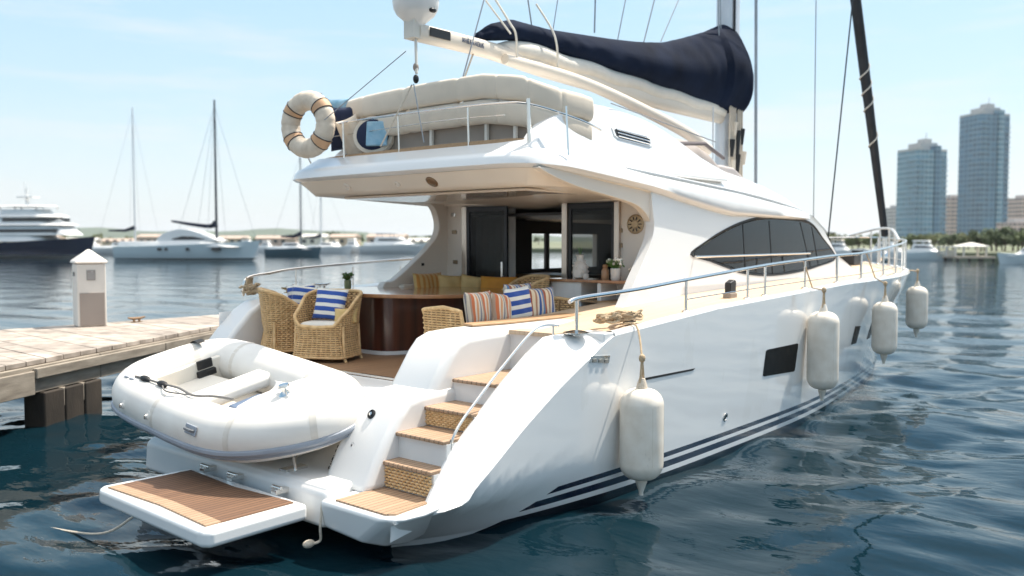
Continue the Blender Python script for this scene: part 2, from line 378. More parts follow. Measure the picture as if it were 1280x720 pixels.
SMY = spline([(a, b, 0) for a, b in YS], 6); SMW = spline([(a, b, 0) for a, b in YW], 6)
YS = [(p.x, p.y) for p in SMY]; YW = [(p.x, p.y) for p in SMW]
def hull_pt(x, z, side=1, flo=None):
    """starboard hull surface at station x and height z"""
    zs = interp(x, ZS); xw = interp(x, XS_W)
    ys = interp(x, YS); yw = interp(xw, YW)
    t = max(0, min(1, z / zs))
    chine = min(1, max(0, z / .44)) ** .9
    wv = min(1, max(0, (x - 1.0) / 4.5)); pw = .6 + .55 * min(1, max(0, (x - 6) / 8))
    f = chine * (1 - wv) + (t ** pw) * wv
    if z < 0: return Vector((xw, yw - z * -1.1 * 0 + (-z) * .55, z))
    y = yw + (ys - yw) * f; xx = xw + (x - xw) * t
    return Vector((xx, y, z))
def mir(p): return Vector((p[0], 2 * YC - p[1], p[2]))
LEV = [0, .05, .1, .16, .24, .32, .42, .54, .68, .84, 1]
sts = list(np.concatenate([np.linspace(.03, 2.82, 20), np.linspace(3.1, 19.2, 56)]))
h = MB(); rows = []; prow = []
for x in sts:
    zt = ztop(x)
    row = [hull_pt(x, -.35)] + [hull_pt(x, zt * q) for q in LEV]
    rows.append(row)
    # port side: same hull, kept away behind the transom corner
    if x > 2.0:
        prow.append([mir(hull_pt(x, -.35))] + [mir(hull_pt(x, interp(x, ZS) * q)) for q in LEV])
h.loft(rows); h.loft(prow)
h.add(rows[0], [tuple(range(len(rows[0])))]) if False else None
obj('hull', h, HULL, Y, auto=60)
# raked white stern face with its inner cheek, and the gunwale
g = MB(); fr = []
for x in np.linspace(.03, 2.82, 26):
    o = hull_pt(x, ztop(x)); zi = interp(x, SLI); wi = -1.80 if x > .5 else -1.80 - .12 * (1 - x / .5)
    top = Vector((x, wi, max(zi, .38)))
    if x > 2.0: top.z = min(top.z, 1.70)
    mid = o.lerp(top, .5) + Vector((0, 0, .012))
    lip = top + Vector((0, .035, -.02))
    fr.append([o, o.lerp(top, .5), top, lip, Vector((x, wi + .045, .25))])
g.loft(fr)
obj('stern_quarter', g, GEL, Y, auto=22)
# side deck starboard, foredeck and port deck
d = MB(); gun = []; dk = []
for x in np.concatenate([np.array([2.3, 2.5, 2.7, 2.815, 2.83, 3.1, 3.5, 4, 4.5, 5, 5.45]), np.linspace(6, 19.1, 34)]):
    zt = interp(x, ZS) if x > 2.82 else 1.663
    o = hull_pt(max(x, 2.82), zt) if x >= 2.82 else Vector((x, -1.83, 1.69))
    if x >= 2.82: gun.append([o, o + Vector((-.0, .015, .035)), o + Vector((0, .06, .045)), o + Vector((0, .11, .035)), o + Vector((0, .12, .012))])
    inn = -.45 if x < 5.5 else YC
    ys = o.y + (.11 if x >= 2.82 else 0)
    ys = min(ys, YC - .01)
    dk.append([Vector((x, ys + (inn - ys) * k, zt + .012 + (.05 * math.sin(k * 1.57) if x > 5.5 else 0))) for k in (0, .25, .5, .75, 1)])
d.loft(dk); d.loft([[mir(p) for p in r] for r in dk if r[0].x > 5.4])
obj('side_deck', d, TEAKS, Y)
gg = MB(); gg.loft(gun); gg.loft([[mir(p) for p in r] for r in gun]); obj('gunwale', gg, GEL, Y)
q = MB(); q.box(2.66, 2.90, -2.075, -1.80, 1.58, 1.695); obj('gunwale_end', q, GEL, Y, bevel=.012)
# port bulwark beside the cockpit, with its raked aft end
pb = MB(); pb.prism([(1.72, .9), (1.8, 1.14), (2.05, 1.42), (2.3, 1.66), (2.5, 1.78), (2.75, 1.82), (5.5, 1.97), (5.5, .9)], 'xz', 3.45, 3.93)
obj('port_bulwark', pb, GEL2, Y, bevel=.07, seg=4)
# cockpit sole
c = MB(); c.box(1.98, 5.6, -.3, 3.5, 1.02, 1.1); obj('cockpit_sole', c, TEAK, Y)
# transom: shelf, sloping face, cockpit rim
t = MB(); t.prism([(.06, .16), (.08, .46), (.16, .51), (.55, .50), (.72, .56), (1.35, .97), (1.55, 1.05), (1.97, 1.085), (1.97, .16)], 'xz', -1.0, 2.08)
obj('transom', t, GEL2, Y, bevel=.05, seg=4)
t = MB(); t.prism([(1.2, .86), (1.35, .97), (1.55, 1.05), (1.97, 1.085), (1.97, .6)], 'xz', 2.06, 3.5); obj('transom_corner', t, GEL2, Y, bevel=.05)
st_ = MB(); st_.box(1.955, 1.985, -.28, 3.45, 1.085, 1.108); obj('sole_edge_strip', st_, STEEL, Y)
# starboard bathing platform with apron
a = MB(); ra_ = [(.0, -1.0), (.0, -1.86), (.06, -1.96), (.30, -2.0), (.9, -1.9), (.9, -1.0)]; rb_ = [(.04, -1.0, .18), (.07, -1.45, .14), (.20, -1.62, .11), (.45, -1.60, .06), (.9, -1.5, .06), (.9, -1.0, .18)]
a.loft([[Vector(p) for p in rb_], [Vector((x, y, .437)) for x, y in ra_]], True, True, True); obj('platform_apron', a, GEL, Y, bevel=.05, seg=4)
a = MB(); a.prism([(.06, -1.16), (.06, -1.78), (.12, -1.84), (.62, -1.80), (.62, -1.16)], 'xy', .437, .452); obj('platform_teak', a, TEAKL, Y)
# swim platform hung off the transom
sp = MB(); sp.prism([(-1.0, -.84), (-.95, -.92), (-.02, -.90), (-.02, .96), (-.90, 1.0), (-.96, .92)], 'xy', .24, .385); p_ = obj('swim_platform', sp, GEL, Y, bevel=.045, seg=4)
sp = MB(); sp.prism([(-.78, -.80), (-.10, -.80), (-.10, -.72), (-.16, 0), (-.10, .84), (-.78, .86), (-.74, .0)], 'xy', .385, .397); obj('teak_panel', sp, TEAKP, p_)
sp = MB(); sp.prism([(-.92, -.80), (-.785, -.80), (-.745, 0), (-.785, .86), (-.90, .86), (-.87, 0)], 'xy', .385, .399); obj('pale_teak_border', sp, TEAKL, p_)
for yy in (-.45, .25, .72):
    q = MB(); q.box(-.06, .1, yy - .04, yy + .04, .385, .43); q.tube([(-.02, yy - .07, .44), (-.02, yy + .07, .44)], .02, 8); obj('platform_hinge', q, STEEL, Y, bevel=.006)
# coaming blocks beside the stairs
b = MB(); b.prism([(.34, .42), (.50, .72), (.74, 1.06), (.86, 1.18), (1.0, 1.215), (1.55, 1.24), (2.0, 1.24), (2.0, .42)], 'xz', -1.20, -.58)
obj('stair_coaming', b, GEL2, Y, bevel=.08, seg=5)
b = MB(); b.prism([(1.12, 1.0), (1.2, 1.24), (1.42, 1.54), (1.53, 1.65), (1.67, 1.70), (1.95, 1.715), (4.3, 1.72), (4.3, 1.0)], 'xz', -1.17, -.55)
obj('cockpit_coaming', b, GEL2, Y, bevel=.09, seg=5)
b = MB(); b.prism([(2.15, -.78), (2.2, -.60), (4.25, -.58), (4.25, -.90), (2.6, -.86)], 'xy', 1.721, 1.745); obj('coaming_cap', b, TEAKE, Y, bevel=.01)
# stairs
b = MB(); nose = [(.55, .69), (.70, .92), (1.05, 1.10), (1.42, 1.31)]
poly = [(.60, .40)]
for i, (x, z) in enumerate(nose):
    poly += [(x + .04, poly[-1][1]), (x + .04, z - .035)]
poly += [(2.3, nose[-1][1] - .035), (2.3, 1.66), (2.5, 1.66), (2.5, .40)]
b.prism(poly, 'xz', -1.79, -1.15); obj('stair_riser', b, GEL2, Y)
for i, (x, z) in enumerate(nose):
    x1 = nose[i + 1][0] + .05 if i < len(nose) - 1 else 2.30
    q = MB(); q.box(x, x1, -1.785, -1.19, z - .034, z); obj('step', q, TEAKL, Y, bevel=.012)
    if i in (0, 2):
        zz = .455 if i == 0 else nose[i - 1][1]
        w = MB()
        for k in range(7):
            zc = zz + .012 + k * (z - .05 - zz) / 7 * 1.0
            pts = [(x + .026 + .008 * math.cos(math.pi * (j + k)), -1.77 + j * .0285, zc + .008) for j in range(21)]
            w.tube(pts, .0115, 5)
        obj('wicker_riser', w, WICK, Y)
e_ = MB(); e_.prism([(2.27, -1.76), (2.27, -1.17), (2.5, -1.17), (2.5, -1.76)], 'xy', 1.665, 1.705); obj('top_step', e_, TEAKS, Y)
# stair handrail
hr = MB(); pts = spline([(.78, -1.77, .80), (.80, -1.775, .92), (.90, -1.78, 1.08), (1.12, -1.785, 1.27), (1.45, -1.785, 1.52), (1.86, -1.785, 1.80), (2.08, -1.785, 1.86), (2.3, -1.785, 1.84)], 6)
pts = [(p.x, p.y, p.z - .06) for p in pts]
hr.tube(pts, .012, 8)
for x, z in ((.80, .80), (2.22, 1.68)): hr.tube([(x, -1.785, z - .05), (x, -1.78, z + .12)], .011, 8)
obj('stair_handrail', hr, STEEL, Y)
# round transom fittings and small lettering marks on the transom
for (x, y, z, r_) in ((.72, -.86, 1.03, .045), (.55, -.80, .76, .032)):
    nrm = Matrix.Rotation(R(-58), 4, 'Y'); q = MB()
    q.lathe([(r_, 0), (r_, .012), (r_ * .8, .018), (r_ * .75, .008), (.001, .008)], 20, (x, y, z), nrm.to_4x4()); q_ = obj('socket_cover', q, DARKM, Y)
    q = MB(); q.lathe([(r_ * .4, .008), (r_ * .4, .022), (.001, .024)], 12, (x, y, z), nrm.to_4x4()); obj('socket_cap', q, STEEL, q_)
def glyphs(o, u, v, n, h_, rnd, th=.004):
    """a row of small worn letters: strokes laid along u, standing along v"""
    m_ = MB(); o = Vector(o); u = Vector(u); v = Vector(v)
    for i in range(n):
        b_ = o + u * (i * h_ * .85)
        st = [((0, 0), (0, 1)), ((0, 1), (.5, 1)), ((0, .5), (.45, .5)), ((0, 0), (.5, 0)), ((.5, 0), (.5, 1)), ((0, 1), (.5, 0))]
        for (p, q) in rnd.sample(st, 3) + [st[0]]:
            m_.tube([b_ + u * p[0] * h_ + v * p[1] * h_, b_ + u * q[0] * h_ + v * q[1] * h_], th, 5)
    return m_
rnd = random.Random(4)
obj('transom_lettering', glyphs((.50, -.555, .52), (.52, .03, .80), (.0, 1, .0), 6, .05, rnd, .006), BLACK, Y)
# dinghy chocks on the shelf
for yy in (1.75, -.25):
    q = MB(); q.box(.18, .42, yy - .05, yy + .05, .49, .53)
    q.tube([(.24, yy - .12, .52), (.30, yy + .05, .80)], .014, 6); q.tube([(.40, yy + .12, .52), (.34, yy - .03, .78)], .014, 6); obj('dinghy_chock', q, STEEL, Y)

# ---------------- cabin: side walls with the swooping aft wings
lowS = [(4.40, 1.70), (4.62, 1.76), (4.95, 2.11), (5.24, 2.42), (5.42, 2.64), (5.49, 2.80), (5.485, 2.94), (5.47, 3.1)]
lowS = [(p.x, p.y) for p in spline([(a, b, 0) for a, b in lowS], 4)]
upS = [(5.47, 3.32), (7.64, 3.06), (8.6, 3.04), (10.9, 3.03), (11.35, 2.80), (11.9, 2.36), (12.6, 2.12), (13.6, 1.97), (13.6, 1.78), (5.2, 1.70)]
def tum(z): return -1.0 + .10 * (z - 1.75) / 1.3
sw = MB(); sw.prism(lowS + upS, 'xz', lambda p: tum(p[1]), lambda p: tum(p[1]) + .13); SIDE = obj('cabin_side', sw, GEL, Y, bevel=.03, seg=3)
lowP = [(4.10, 1.85), (4.2, 2.0), (4.38, 2.03), (4.85, 2.33), (5.1, 2.52), (5.28, 2.70), (5.31, 2.94), (5.10, 3.20), (4.4, 3.26), (3.2, 3.36)]
lowP = [(p.x, p.y) for p in spline([(a, b, 0) for a, b in lowP], 4)]
sw = MB(); sw.prism(lowP + [(3.2, 3.42), (7.5, 3.32), (7.5, 1.70)], 'xz', 2.86, 3.0); obj('cabin_side', sw, CREAMW, Y, bevel=.05, seg=4)
sw = MB(); sw.box(7.502, 9.65, 2.86, 3.0, 1.7, 2.12); sw.box(7.502, 9.65, 2.86, 3.0, 2.74, 3.3); obj('window_surround', sw, GEL2, Y)
sw = MB(); sw.prism([(9.652, 3.2), (10.9, 3.03), (11.35, 2.8), (11.9, 2.36), (12.6, 2.12), (13.6, 1.97), (13.6, 1.78), (9.652, 1.7)], 'xz', 2.86, 3.0); obj('cabin_side', sw, GEL2, Y, bevel=.03)
ap = [(p.x, p.y) for p in spline([(3.15, 3.415, 0), (3.45, 3.33, 0), (3.9, 3.24, 0), (4.62, 3.15, 0), (5.1, 3.08, 0), (5.36, 2.98, 0), (5.485, 2.86, 0)], 5)]
sw = MB(); sw.prism(ap + [(5.49, 3.4), (3.16, 3.43)], 'xz', -.86, -.76); obj('arch_panel', sw, CREAM, Y, bevel=.015)
# aft bulkhead with its doorway
aw = MB()
aw.box(5.5, 5.6, -.86, -.40, 1.1, 3.3); aw.box(5.5, 5.6, 2.50, 2.90, 1.1, 3.3); aw.box(5.5, 5.6, -.395, 2.495, 3.14, 3.3)
obj('aft_bulkhead', aw, CREAMW, Y)
hd = MB(); hd.box(5.40, 5.497, -.84, 2.84, 3.15, 3.19); obj('door_header', hd, CREAM, Y, bevel=.01)
# cabin front
cf = MB(); rows = []
for k in range(15):
    y = -.92 + k / 14 * 3.84 - .02; bl = 1 - ((y - .98) / 1.95) ** 2
    rows.append([Vector((x + bl * (1.3 if z < 2.9 else .9), y, z + .1 * bl)) for x, z in ((10.7, 3.06), (11.35, 2.80), (11.9, 2.36))])
wind = rows; WINDROWS = rows
rows = []
for k in range(15):
    y = -.95 + k / 14 * 3.88 - .02; bl = max(0, 1 - ((y - .98) / 1.95) ** 2)
    rows.append([Vector((x + bl * 1.3, y, z + .1 * bl)) for x, z in ((11.9, 2.36), (12.6, 2.13), (13.55, 1.97), (13.7, 1.8))])
obj('cabin_trunk', MB().loft(rows), GEL, Y)
m_, n_, l_, p_2 = new_mat('side_window_glass'); n_.remove(p_2)
tr_ = n_.new('ShaderNodeBsdfTransparent'); tr_.inputs[0].default_value = (.42, .48, .52, 1); gl_ = n_.new('ShaderNodeBsdfGlossy'); gl_.inputs['Roughness'].default_value = .01; gl_.inputs['Color'].default_value = (.9, .95, 1, 1)
fr_n = n_.new('ShaderNodeFresnel'); fr_n.inputs[0].default_value = 1.42; ms_ = n_.new('ShaderNodeMixShader'); l_.new(fr_n.outputs[0], ms_.inputs[0]); l_.new(tr_.outputs[0], ms_.inputs[1]); l_.new(gl_.outputs[0], ms_.inputs[2]); l_.new(ms_.outputs[0], n_['Material Output'].inputs['Surface']); WGLASS = m_
tc_ = n_.new('ShaderNodeTexCoord'); nn_ = n_.new('ShaderNodeTexNoise'); nn_.inputs['Scale'].default_value = .8; bb_ = n_.new('ShaderNodeBump'); bb_.inputs['Strength'].default_value = .25; bb_.inputs['Distance'].default_value = .05
l_.new(tc_.outputs['Object'], nn_.inputs['Vector']); l_.new(nn_.outputs['Fac'], bb_.inputs['Height']); l_.new(bb_.outputs[0], gl_.inputs['Normal'])
# side window: dark glass in a black rim
win = [(6.39, 2.42), (6.84, 2.60), (7.45, 2.78), (8.1, 2.92), (8.81, 3.0), (9.74, 3.005), (10.7, 2.95), (11.27, 2.67), (11.84, 2.30), (10.99, 2.16), (9.94, 2.07), (8.84, 2.05), (7.99, 2.11), (7.46, 2.21), (6.97, 2.31)]
wsm = spline([(a, b, 0) for a, b in win], 4, True); wp = [(p.x, p.y) for p in wsm]
w_ = MB(); w_.prism(wp, 'xz', lambda p: tum(p[1]) - .006, lambda p: tum(p[1]) + .02); wf = obj('side_window', w_, BLACK, Y)
cutter = MB(); cutter.prism([(9.3 + (a - 9.3) * .97, 2.52 + (b_ - 2.52) * .92) for a, b_ in wp], 'xz', -1.3, -.6); cu_ = obj('window_cutter', cutter, GEL)
for tgt in (SIDE, wf):
    bo_m = tgt.modifiers.new('cut', 'BOOLEAN'); bo_m.operation = 'DIFFERENCE'; bo_m.object = cu_; bo_m.solver = 'EXACT'
    while tgt.modifiers[0] != bo_m and tgt.modifiers[0].name != 'cut': tgt.modifiers.move(len(tgt.modifiers) - 1, 0)
    oth = [m_ for m_ in tgt.modifiers if m_.name != 'cut']
    for m_ in oth: m_.show_viewport = False
    bpy.context.view_layer.update(); dg = bpy.context.evaluated_depsgraph_get()
    me_ = bpy.data.meshes.new_from_object(tgt.evaluated_get(dg)); tgt.data = me_; tgt.modifiers.remove(tgt.modifiers['cut'])
    for m_ in oth: m_.show_viewport = True
bpy.data.objects.remove(cu_, do_unlink=True)
cx, cz = 9.3, 2.52
wi = [(cx + (a - cx) * .965, cz + (b - cz) * .90) for a, b in wp]
w_ = MB(); w_.prism(wi, 'xz', lambda p: tum(p[1]) - .010, lambda p: tum(p[1]) - .0062); obj('glass', w_, WGLASS, wf)
for xa, xb in ((8.05, 8.05), (9.0, 9.02), (10.25, 10.6), (10.75, 10.95)):
    zt_ = interp(xa, [(6.4, 2.42), (8.1, 2.88), (9.7, 2.97), (10.7, 2.90), (11.2, 2.6)]); zb = interp(xb, [(6.4, 2.42), (8, 2.14), (9, 2.08), (10, 2.10), (11, 2.2)])
    q = MB(); q.tube([(xa, tum(zt_) - .011, zt_), (xb, tum(zb) - .011, zb)], .008, 4); obj('mullion', q, BLACK, wf)
gr = MB(); gr.tube([(6.35, -1.06, 2.39), (10.35, -1.06, 2.40)], .017, 8)
for x in (6.5, 8.4, 10.2): gr.tube([(x, -1.06, 2.395), (x, -.94, 2.395)], .012, 6)
obj('grab_rail', gr, STEEL, Y)
# round emblem plate and little fittings on the bulkhead
q = MB(); q.lathe([(.13, 0), (.13, .012), (.115, .016), (.11, .008), (.05, .008), (.045, .016), (.001, .016)], 28, (5.497, -.63, 2.83), Matrix.Rotation(R(-90), 4, 'Y')); em = obj('round_plaque', q, mat('brass_plaque', (.45, .33, .2), .4, .6), Y)
q = MB()
for k in range(10):
    a_ = k * .628; q.tube([(5.477, -.63 + .06 * math.cos(a_), 2.83 + .06 * math.sin(a_)), (5.477, -.63 + .10 * math.cos(a_), 2.83 + .10 * math.sin(a_))], .007, 5)
obj('plaque_relief', q, DARKM, em)
for yy, zz in ((2.68, 2.28), (2.70, 2.75), (2.72, 3.02), (-.385, 2.75), (-.385, 2.55)):
    q = MB(); q.box(5.478, 5.499, yy - .045, yy + .045, zz - .03, zz + .03); obj('switch_plate', q, mat('fitting_bronze', (.35, .26, .17), .4, .5) if zz < 3 else STEEL, Y, bevel=.006)
q = MB(); q.box(4.93, 4.97, 2.842, 2.862, 2.23, 2.27); obj('courtesy_light', q, DARKM, Y)

# ---------------- sliding door and interior
D = MB()
split_boxes('door_post', [(5.44, 5.53, .47, .56, 1.1, 3.14), (5.44, 5.53, -.40, -.32, 1.1, 3.14), (5.46, 5.53, 2.42, 2.52, 1.1, 3.14)], mat('door_post_steel', (.62, .53, .45), .25, .7), Y, bevel=.008)
def pane(y0, y1, x, nm='sliding_door'):
    f = MB(); w = .055
    f.box(x, x + .04, y0, y0 + w, 1.12, 3.13); f.box(x, x + .04, y1 - w, y1, 1.12, 3.13); f.box(x, x + .04, y0 + w, y1 - w, 1.12, 1.2); f.box(x, x + .04, y0 + w, y1 - w, 3.06, 3.13)
    fo = obj(nm, f, DARKM, Y, bevel=.004)
    gl = MB(); gl.box(x + .015, x + .022, y0 + w, y1 - w, 1.2, 3.06); obj('pane', gl, SMOKE, fo); return fo
m_, n_, l_, p_2 = new_mat('smoked_glass'); p_2.inputs['Base Color'].default_value = (.02, .022, .022, 1); p_2.inputs['Roughness'].default_value = .02
tr_ = n_.new('ShaderNodeBsdfTransparent'); tr_.inputs[0].default_value = (.62, .63, .62, 1); ms_ = n_.new('ShaderNodeMixShader'); ms_.inputs[0].default_value = .45
ms_.inputs[0].default_value = .25; l_.new(tr_.outputs[0], ms_.inputs[1]); l_.new(p_2.outputs[0], ms_.inputs[2]); l_.new(ms_.outputs[0], n_['Material Output'].inputs['Surface']); SMOKE = m_
fo = pane(1.60, 2.42, 5.47)
q = MB(); q.box(5.44, 5.47, 1.66, 1.70, 1.95, 2.3); obj('handle', q, STEEL, fo, bevel=.006)
pane(1.52, 1.60, 5.52) if False else None
pane(-.32, .47, 5.47, 'fixed_door_pane')
cu = MB(); cu.loft([[Vector((5.72 + .035 * math.sin(y * 46), y, z)) for y in np.linspace(1.66, 2.42, 60)] for z in (1.15, 3.1)]); obj('curtain', cu, CURT, Y)
it = MB()
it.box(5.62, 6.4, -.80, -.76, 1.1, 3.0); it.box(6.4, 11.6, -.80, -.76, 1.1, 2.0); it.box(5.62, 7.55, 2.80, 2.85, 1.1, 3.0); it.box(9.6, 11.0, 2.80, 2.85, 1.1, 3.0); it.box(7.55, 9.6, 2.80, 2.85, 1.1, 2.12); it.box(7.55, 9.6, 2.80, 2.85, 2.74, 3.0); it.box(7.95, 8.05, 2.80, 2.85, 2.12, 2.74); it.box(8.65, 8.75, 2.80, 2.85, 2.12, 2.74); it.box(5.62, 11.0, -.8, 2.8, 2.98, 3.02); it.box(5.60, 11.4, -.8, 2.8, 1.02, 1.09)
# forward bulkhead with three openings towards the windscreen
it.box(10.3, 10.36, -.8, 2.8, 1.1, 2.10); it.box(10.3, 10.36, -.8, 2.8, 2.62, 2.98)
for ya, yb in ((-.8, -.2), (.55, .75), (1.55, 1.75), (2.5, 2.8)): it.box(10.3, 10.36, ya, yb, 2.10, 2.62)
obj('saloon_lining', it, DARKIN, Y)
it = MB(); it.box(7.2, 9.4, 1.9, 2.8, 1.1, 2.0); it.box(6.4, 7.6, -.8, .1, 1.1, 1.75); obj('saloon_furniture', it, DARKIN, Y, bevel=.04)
it = MB(); it.box(8.3, 10.2, -.74, -.1, 1.1, 1.9); it.box(8.3, 10.2, -.72, -.5, 1.9, 2.32); obj('saloon_sofa', it, CUSH2, Y, bevel=.05)
for x0_, x1_ in ((6.9, 7.25), (7.95, 8.12), (10.3, 10.75)):
    it = MB(); it.loft([[Vector((x, -.70 + .025 * math.sin(x * 60), z)) for x in np.linspace(x0_, x1_, 40)] for z in (1.9, 2.95)]); obj('saloon_curtain', it, CUSH2, Y)
it = MB(); it.box(7.0, 7.9, 1.25, 2.8, 2.0, 2.05); obj('saloon_counter', it, TEAKE, Y, bevel=.01)
it = MB(); it.tube(spline([(9.6, 1.0, 1.1), (9.6, 1.0, 2.0), (9.6, 1.02, 2.35), (9.6, 1.06, 2.6)], 5), [.28, .3, .3, .3, .3, .3, .28, .26, .24, .22, .2, .17, .14, .1, .07, .03], 12, flat=.4); obj('helm_seat', it, DARKIN, Y)

obj('windscreen', MB().loft(WINDROWS), SMOKE, Y)
# ---------------- flybridge slab, ceiling, roof
ZB = [(2.6, 3.45), (3.6, 3.42), (5.42, 3.27), (6.5, 3.12), (7.64, 2.99), (8.3, 2.99), (11.5, 2.965), (12.6, 2.96)]
ZT = [(2.8, 3.60), (3.8, 3.57), (5.5, 3.44), (7.9, 3.31), (10, 3.15), (11.6, 3.02), (12.6, 2.985)]
plan = spline([(11.75, -.55, 0), (10.6, -.93, 0), (8.5, -1.0, 0), (6, -.99, 0), (4.2, -.98, 0), (3.3, -.90, 0), (2.98, -.62, 0), (2.93, .0, 0), (2.92, 1.5, 0), (2.95, 3.0, 0), (3.05, 3.50, 0), (3.4, 3.74, 0), (4.2, 3.8, 0), (6, 3.72, 0), (8.5, 3.0, 0), (10.6, 2.75, 0), (11.75, 2.35, 0), (12.25, 1.5, 0), (12.3, .9, 0), (12.2, .1, 0)], 6, True)
N = len(plan); nrm = []
for i in range(N):
    tt = plan[(i + 1) % N] - plan[i - 1]; nrm.append(Vector((tt.y, -tt.x, 0)).normalized())
ctr = Vector((7, 1.2, 0))
nrm = [n * (1 if n.dot(p - ctr) > 0 else -1) for n, p in zip(nrm, plan)]
def ring(ins, z):
    return [Vector((p.x - n.x * ins, p.y - n.y * ins, z(p))) for p, n in zip(plan, nrm)]
zb = lambda p: interp(p.x, ZB); zt = lambda p: interp(p.x, ZT)
fs = MB(); fs.loft([ring(.10, lambda p: zb(p) - .01), ring(.03, lambda p: zb(p) + .01), ring(0, lambda p: zb(p) * .8 + zt(p) * .2), ring(.02, lambda p: zb(p) * .35 + zt(p) * .65), ring(.06, zt), ring(.12, lambda p: zt(p) + .028),
                    ring(.34, lambda p: zt(p) + .13 * min(1, max(0, (6 - p.x) / 2.2)) + .04)], True)
obj('flybridge_fascia', fs, GEL, Y, auto=50)
so = MB(); so.loft([ring(.101, lambda p: zb(p) - .012), ring(.17, lambda p: min(zb(p) - .04, 3.37)), ring(.26, lambda p: min(3.29, zb(p) - .04)), ring(.31, lambda p: min(3.245, zb(p) - .03))], True)
r4 = [p for p in ring(.31, lambda p: min(3.245, zb(p) - .03))]
so.add(r4, [tuple(range(N))]); obj('overhang_soffit', so, CREAM, Y, auto=40)
q = MB(); q.box(3.55, 5.35, -.35, 3.0, 3.20, 3.238); obj('ceiling_panel', q, mat('ceiling_gloss', (.70, .62, .53), .12, var=.02, coat=.5), Y, bevel=.02)
for x, y, z, r_ in ((3.135, .80, 3.335, .085), (3.135, 1.42, 3.335, .045), (3.14, 2.42, 3.335, .06)):
    q = MB(); q.lathe([(r_, 0), (r_, .012), (r_ * .7, .02), (r_ * .6, .006), (.001, .006)], 20, (x, y, z), Matrix.Rotation(R(221), 4, 'Y')); obj('ceiling_downlight', q, mat('bronze_trim', (.3, .2, .12), .35, .6) if r_ > .08 else CREAMW, Y)
# fly deck and coach roof
ZR = [(3.2, 3.72), (4.5, 3.74), (6, 3.83), (7.8, 3.84), (9.0, 3.75), (9.8, 3.66), (10.7, 3.48), (11.4, 3.27), (11.9, 3.08), (12.2, 3.0)]
ro = MB(); rows = []
for x in np.linspace(3.25, 12.15, 40):
    k0 = min(range(N), key=lambda i: abs(plan[i].x - x) + (0 if plan[i].y < .9 else 99)); k1 = min(range(N), key=lambda i: abs(plan[i].x - x) + (0 if plan[i].y >= .9 else 99))
    y0 = float(np.interp(x, [3.0, 4.2, 6.6, 7.6, 8.5, 10.6, 11.75, 12.25], [-.45, -.45, -.45, -.66, -.70, -.68, -.35, .4])); y1 = 2 * YC + .05 - y0 + (.8 if x < 7 else max(0, .8 * (8.5 - x) / 1.5))
    z0 = interp(x, ZT) + .05; zr = max(interp(x, ZR), z0 + .01)
    row = []
    for k in np.linspace(-1, 1, 25):
        y = (y0 + y1) / 2 + k * (y1 - y0) / 2
        prof = (1 - abs(k) ** 5) ** .6 if x > 4.6 else 1
        row.append(Vector((x, y - (.12 if k < -.99 else 0) + (.12 if k > .99 else 0), z0 + (zr - z0) * prof + .06 * (1 - k * k) * min(1, max(0, (12 - x)/3)))))
    rows.append(row)
ro.loft(rows); obj('coach_roof', ro, GEL, Y, auto=60)
# thin bright crease moulding along the roof edge
cr = MB(); cr.tube(spline([(4.9, -.87, 3.52), (6.5, -.90, 3.43), (8.5, -.90, 3.315), (10.3, -.82, 3.17), (11.5, -.55, 3.07)], 8), .022, 6); obj('roof_moulding', cr, GEL, Y)
# flybridge coaming
fc = [(3.22, 3.66), (3.34, 3.80), (3.52, 3.93), (3.74, 4.06), (4.05, 4.21), (4.4, 4.30), (4.9, 4.33), (5.5, 4.29), (6.1, 4.20), (6.7, 4.02), (7.2, 3.84), (7.9, 3.66)]
fc = [(p.x, p.y) for p in spline([(a, b, 0) for a, b in fc], 3)]
ln = lambda z: -.74 + .2 * (z - 3.6) / .7
f_ = MB(); f_.prism(fc + [(7.9, 3.5), (3.2, 3.5)], 'xz', lambda p: ln(p[1]), lambda p: ln(p[1]) + .22); obj('flybridge_coaming', f_, GEL, Y, bevel=.045, seg=4)
f_ = MB(); f_.prism(fc + [(7.9, 3.5), (3.2, 3.5)], 'xz', 2.75, 2.95); obj('flybridge_coaming', f_, GEL, Y, bevel=.045)
v_ = MB(); vp = [(4.93, 4.045), (5.0, 4.075), (5.78, 4.02), (5.86, 3.97), (5.84, 3.885), (5.77, 3.865), (5.02, 3.91), (4.95, 3.945)]
v_.prism(vp, 'xz', lambda p: ln(p[1]) - .012, lambda p: ln(p[1]) + .01); vo = obj('air_vent', v_, GEL, Y, bevel=.006)
v_ = MB(); ip = [(5.39 + (a - 5.39) * .9, 3.968 + (b - 3.968) * .72) for a, b in vp]; v_.prism(ip, 'xz', lambda p: ln(p[1]) - .0145, lambda p: ln(p[1]) - .0125); obj('vent_recess', v_, BLACK, vo)
v_ = MB()
for k in range(3):
    dz = (k - 1) * .042
    v_.tube([(5.03, ln(3.99 + dz) - .02, 3.992 + dz), (5.78, ln(3.94 + dz) - .02, 3.945 + dz)], .008, 5)
obj('vent_louvre', v_, STEEL, vo)
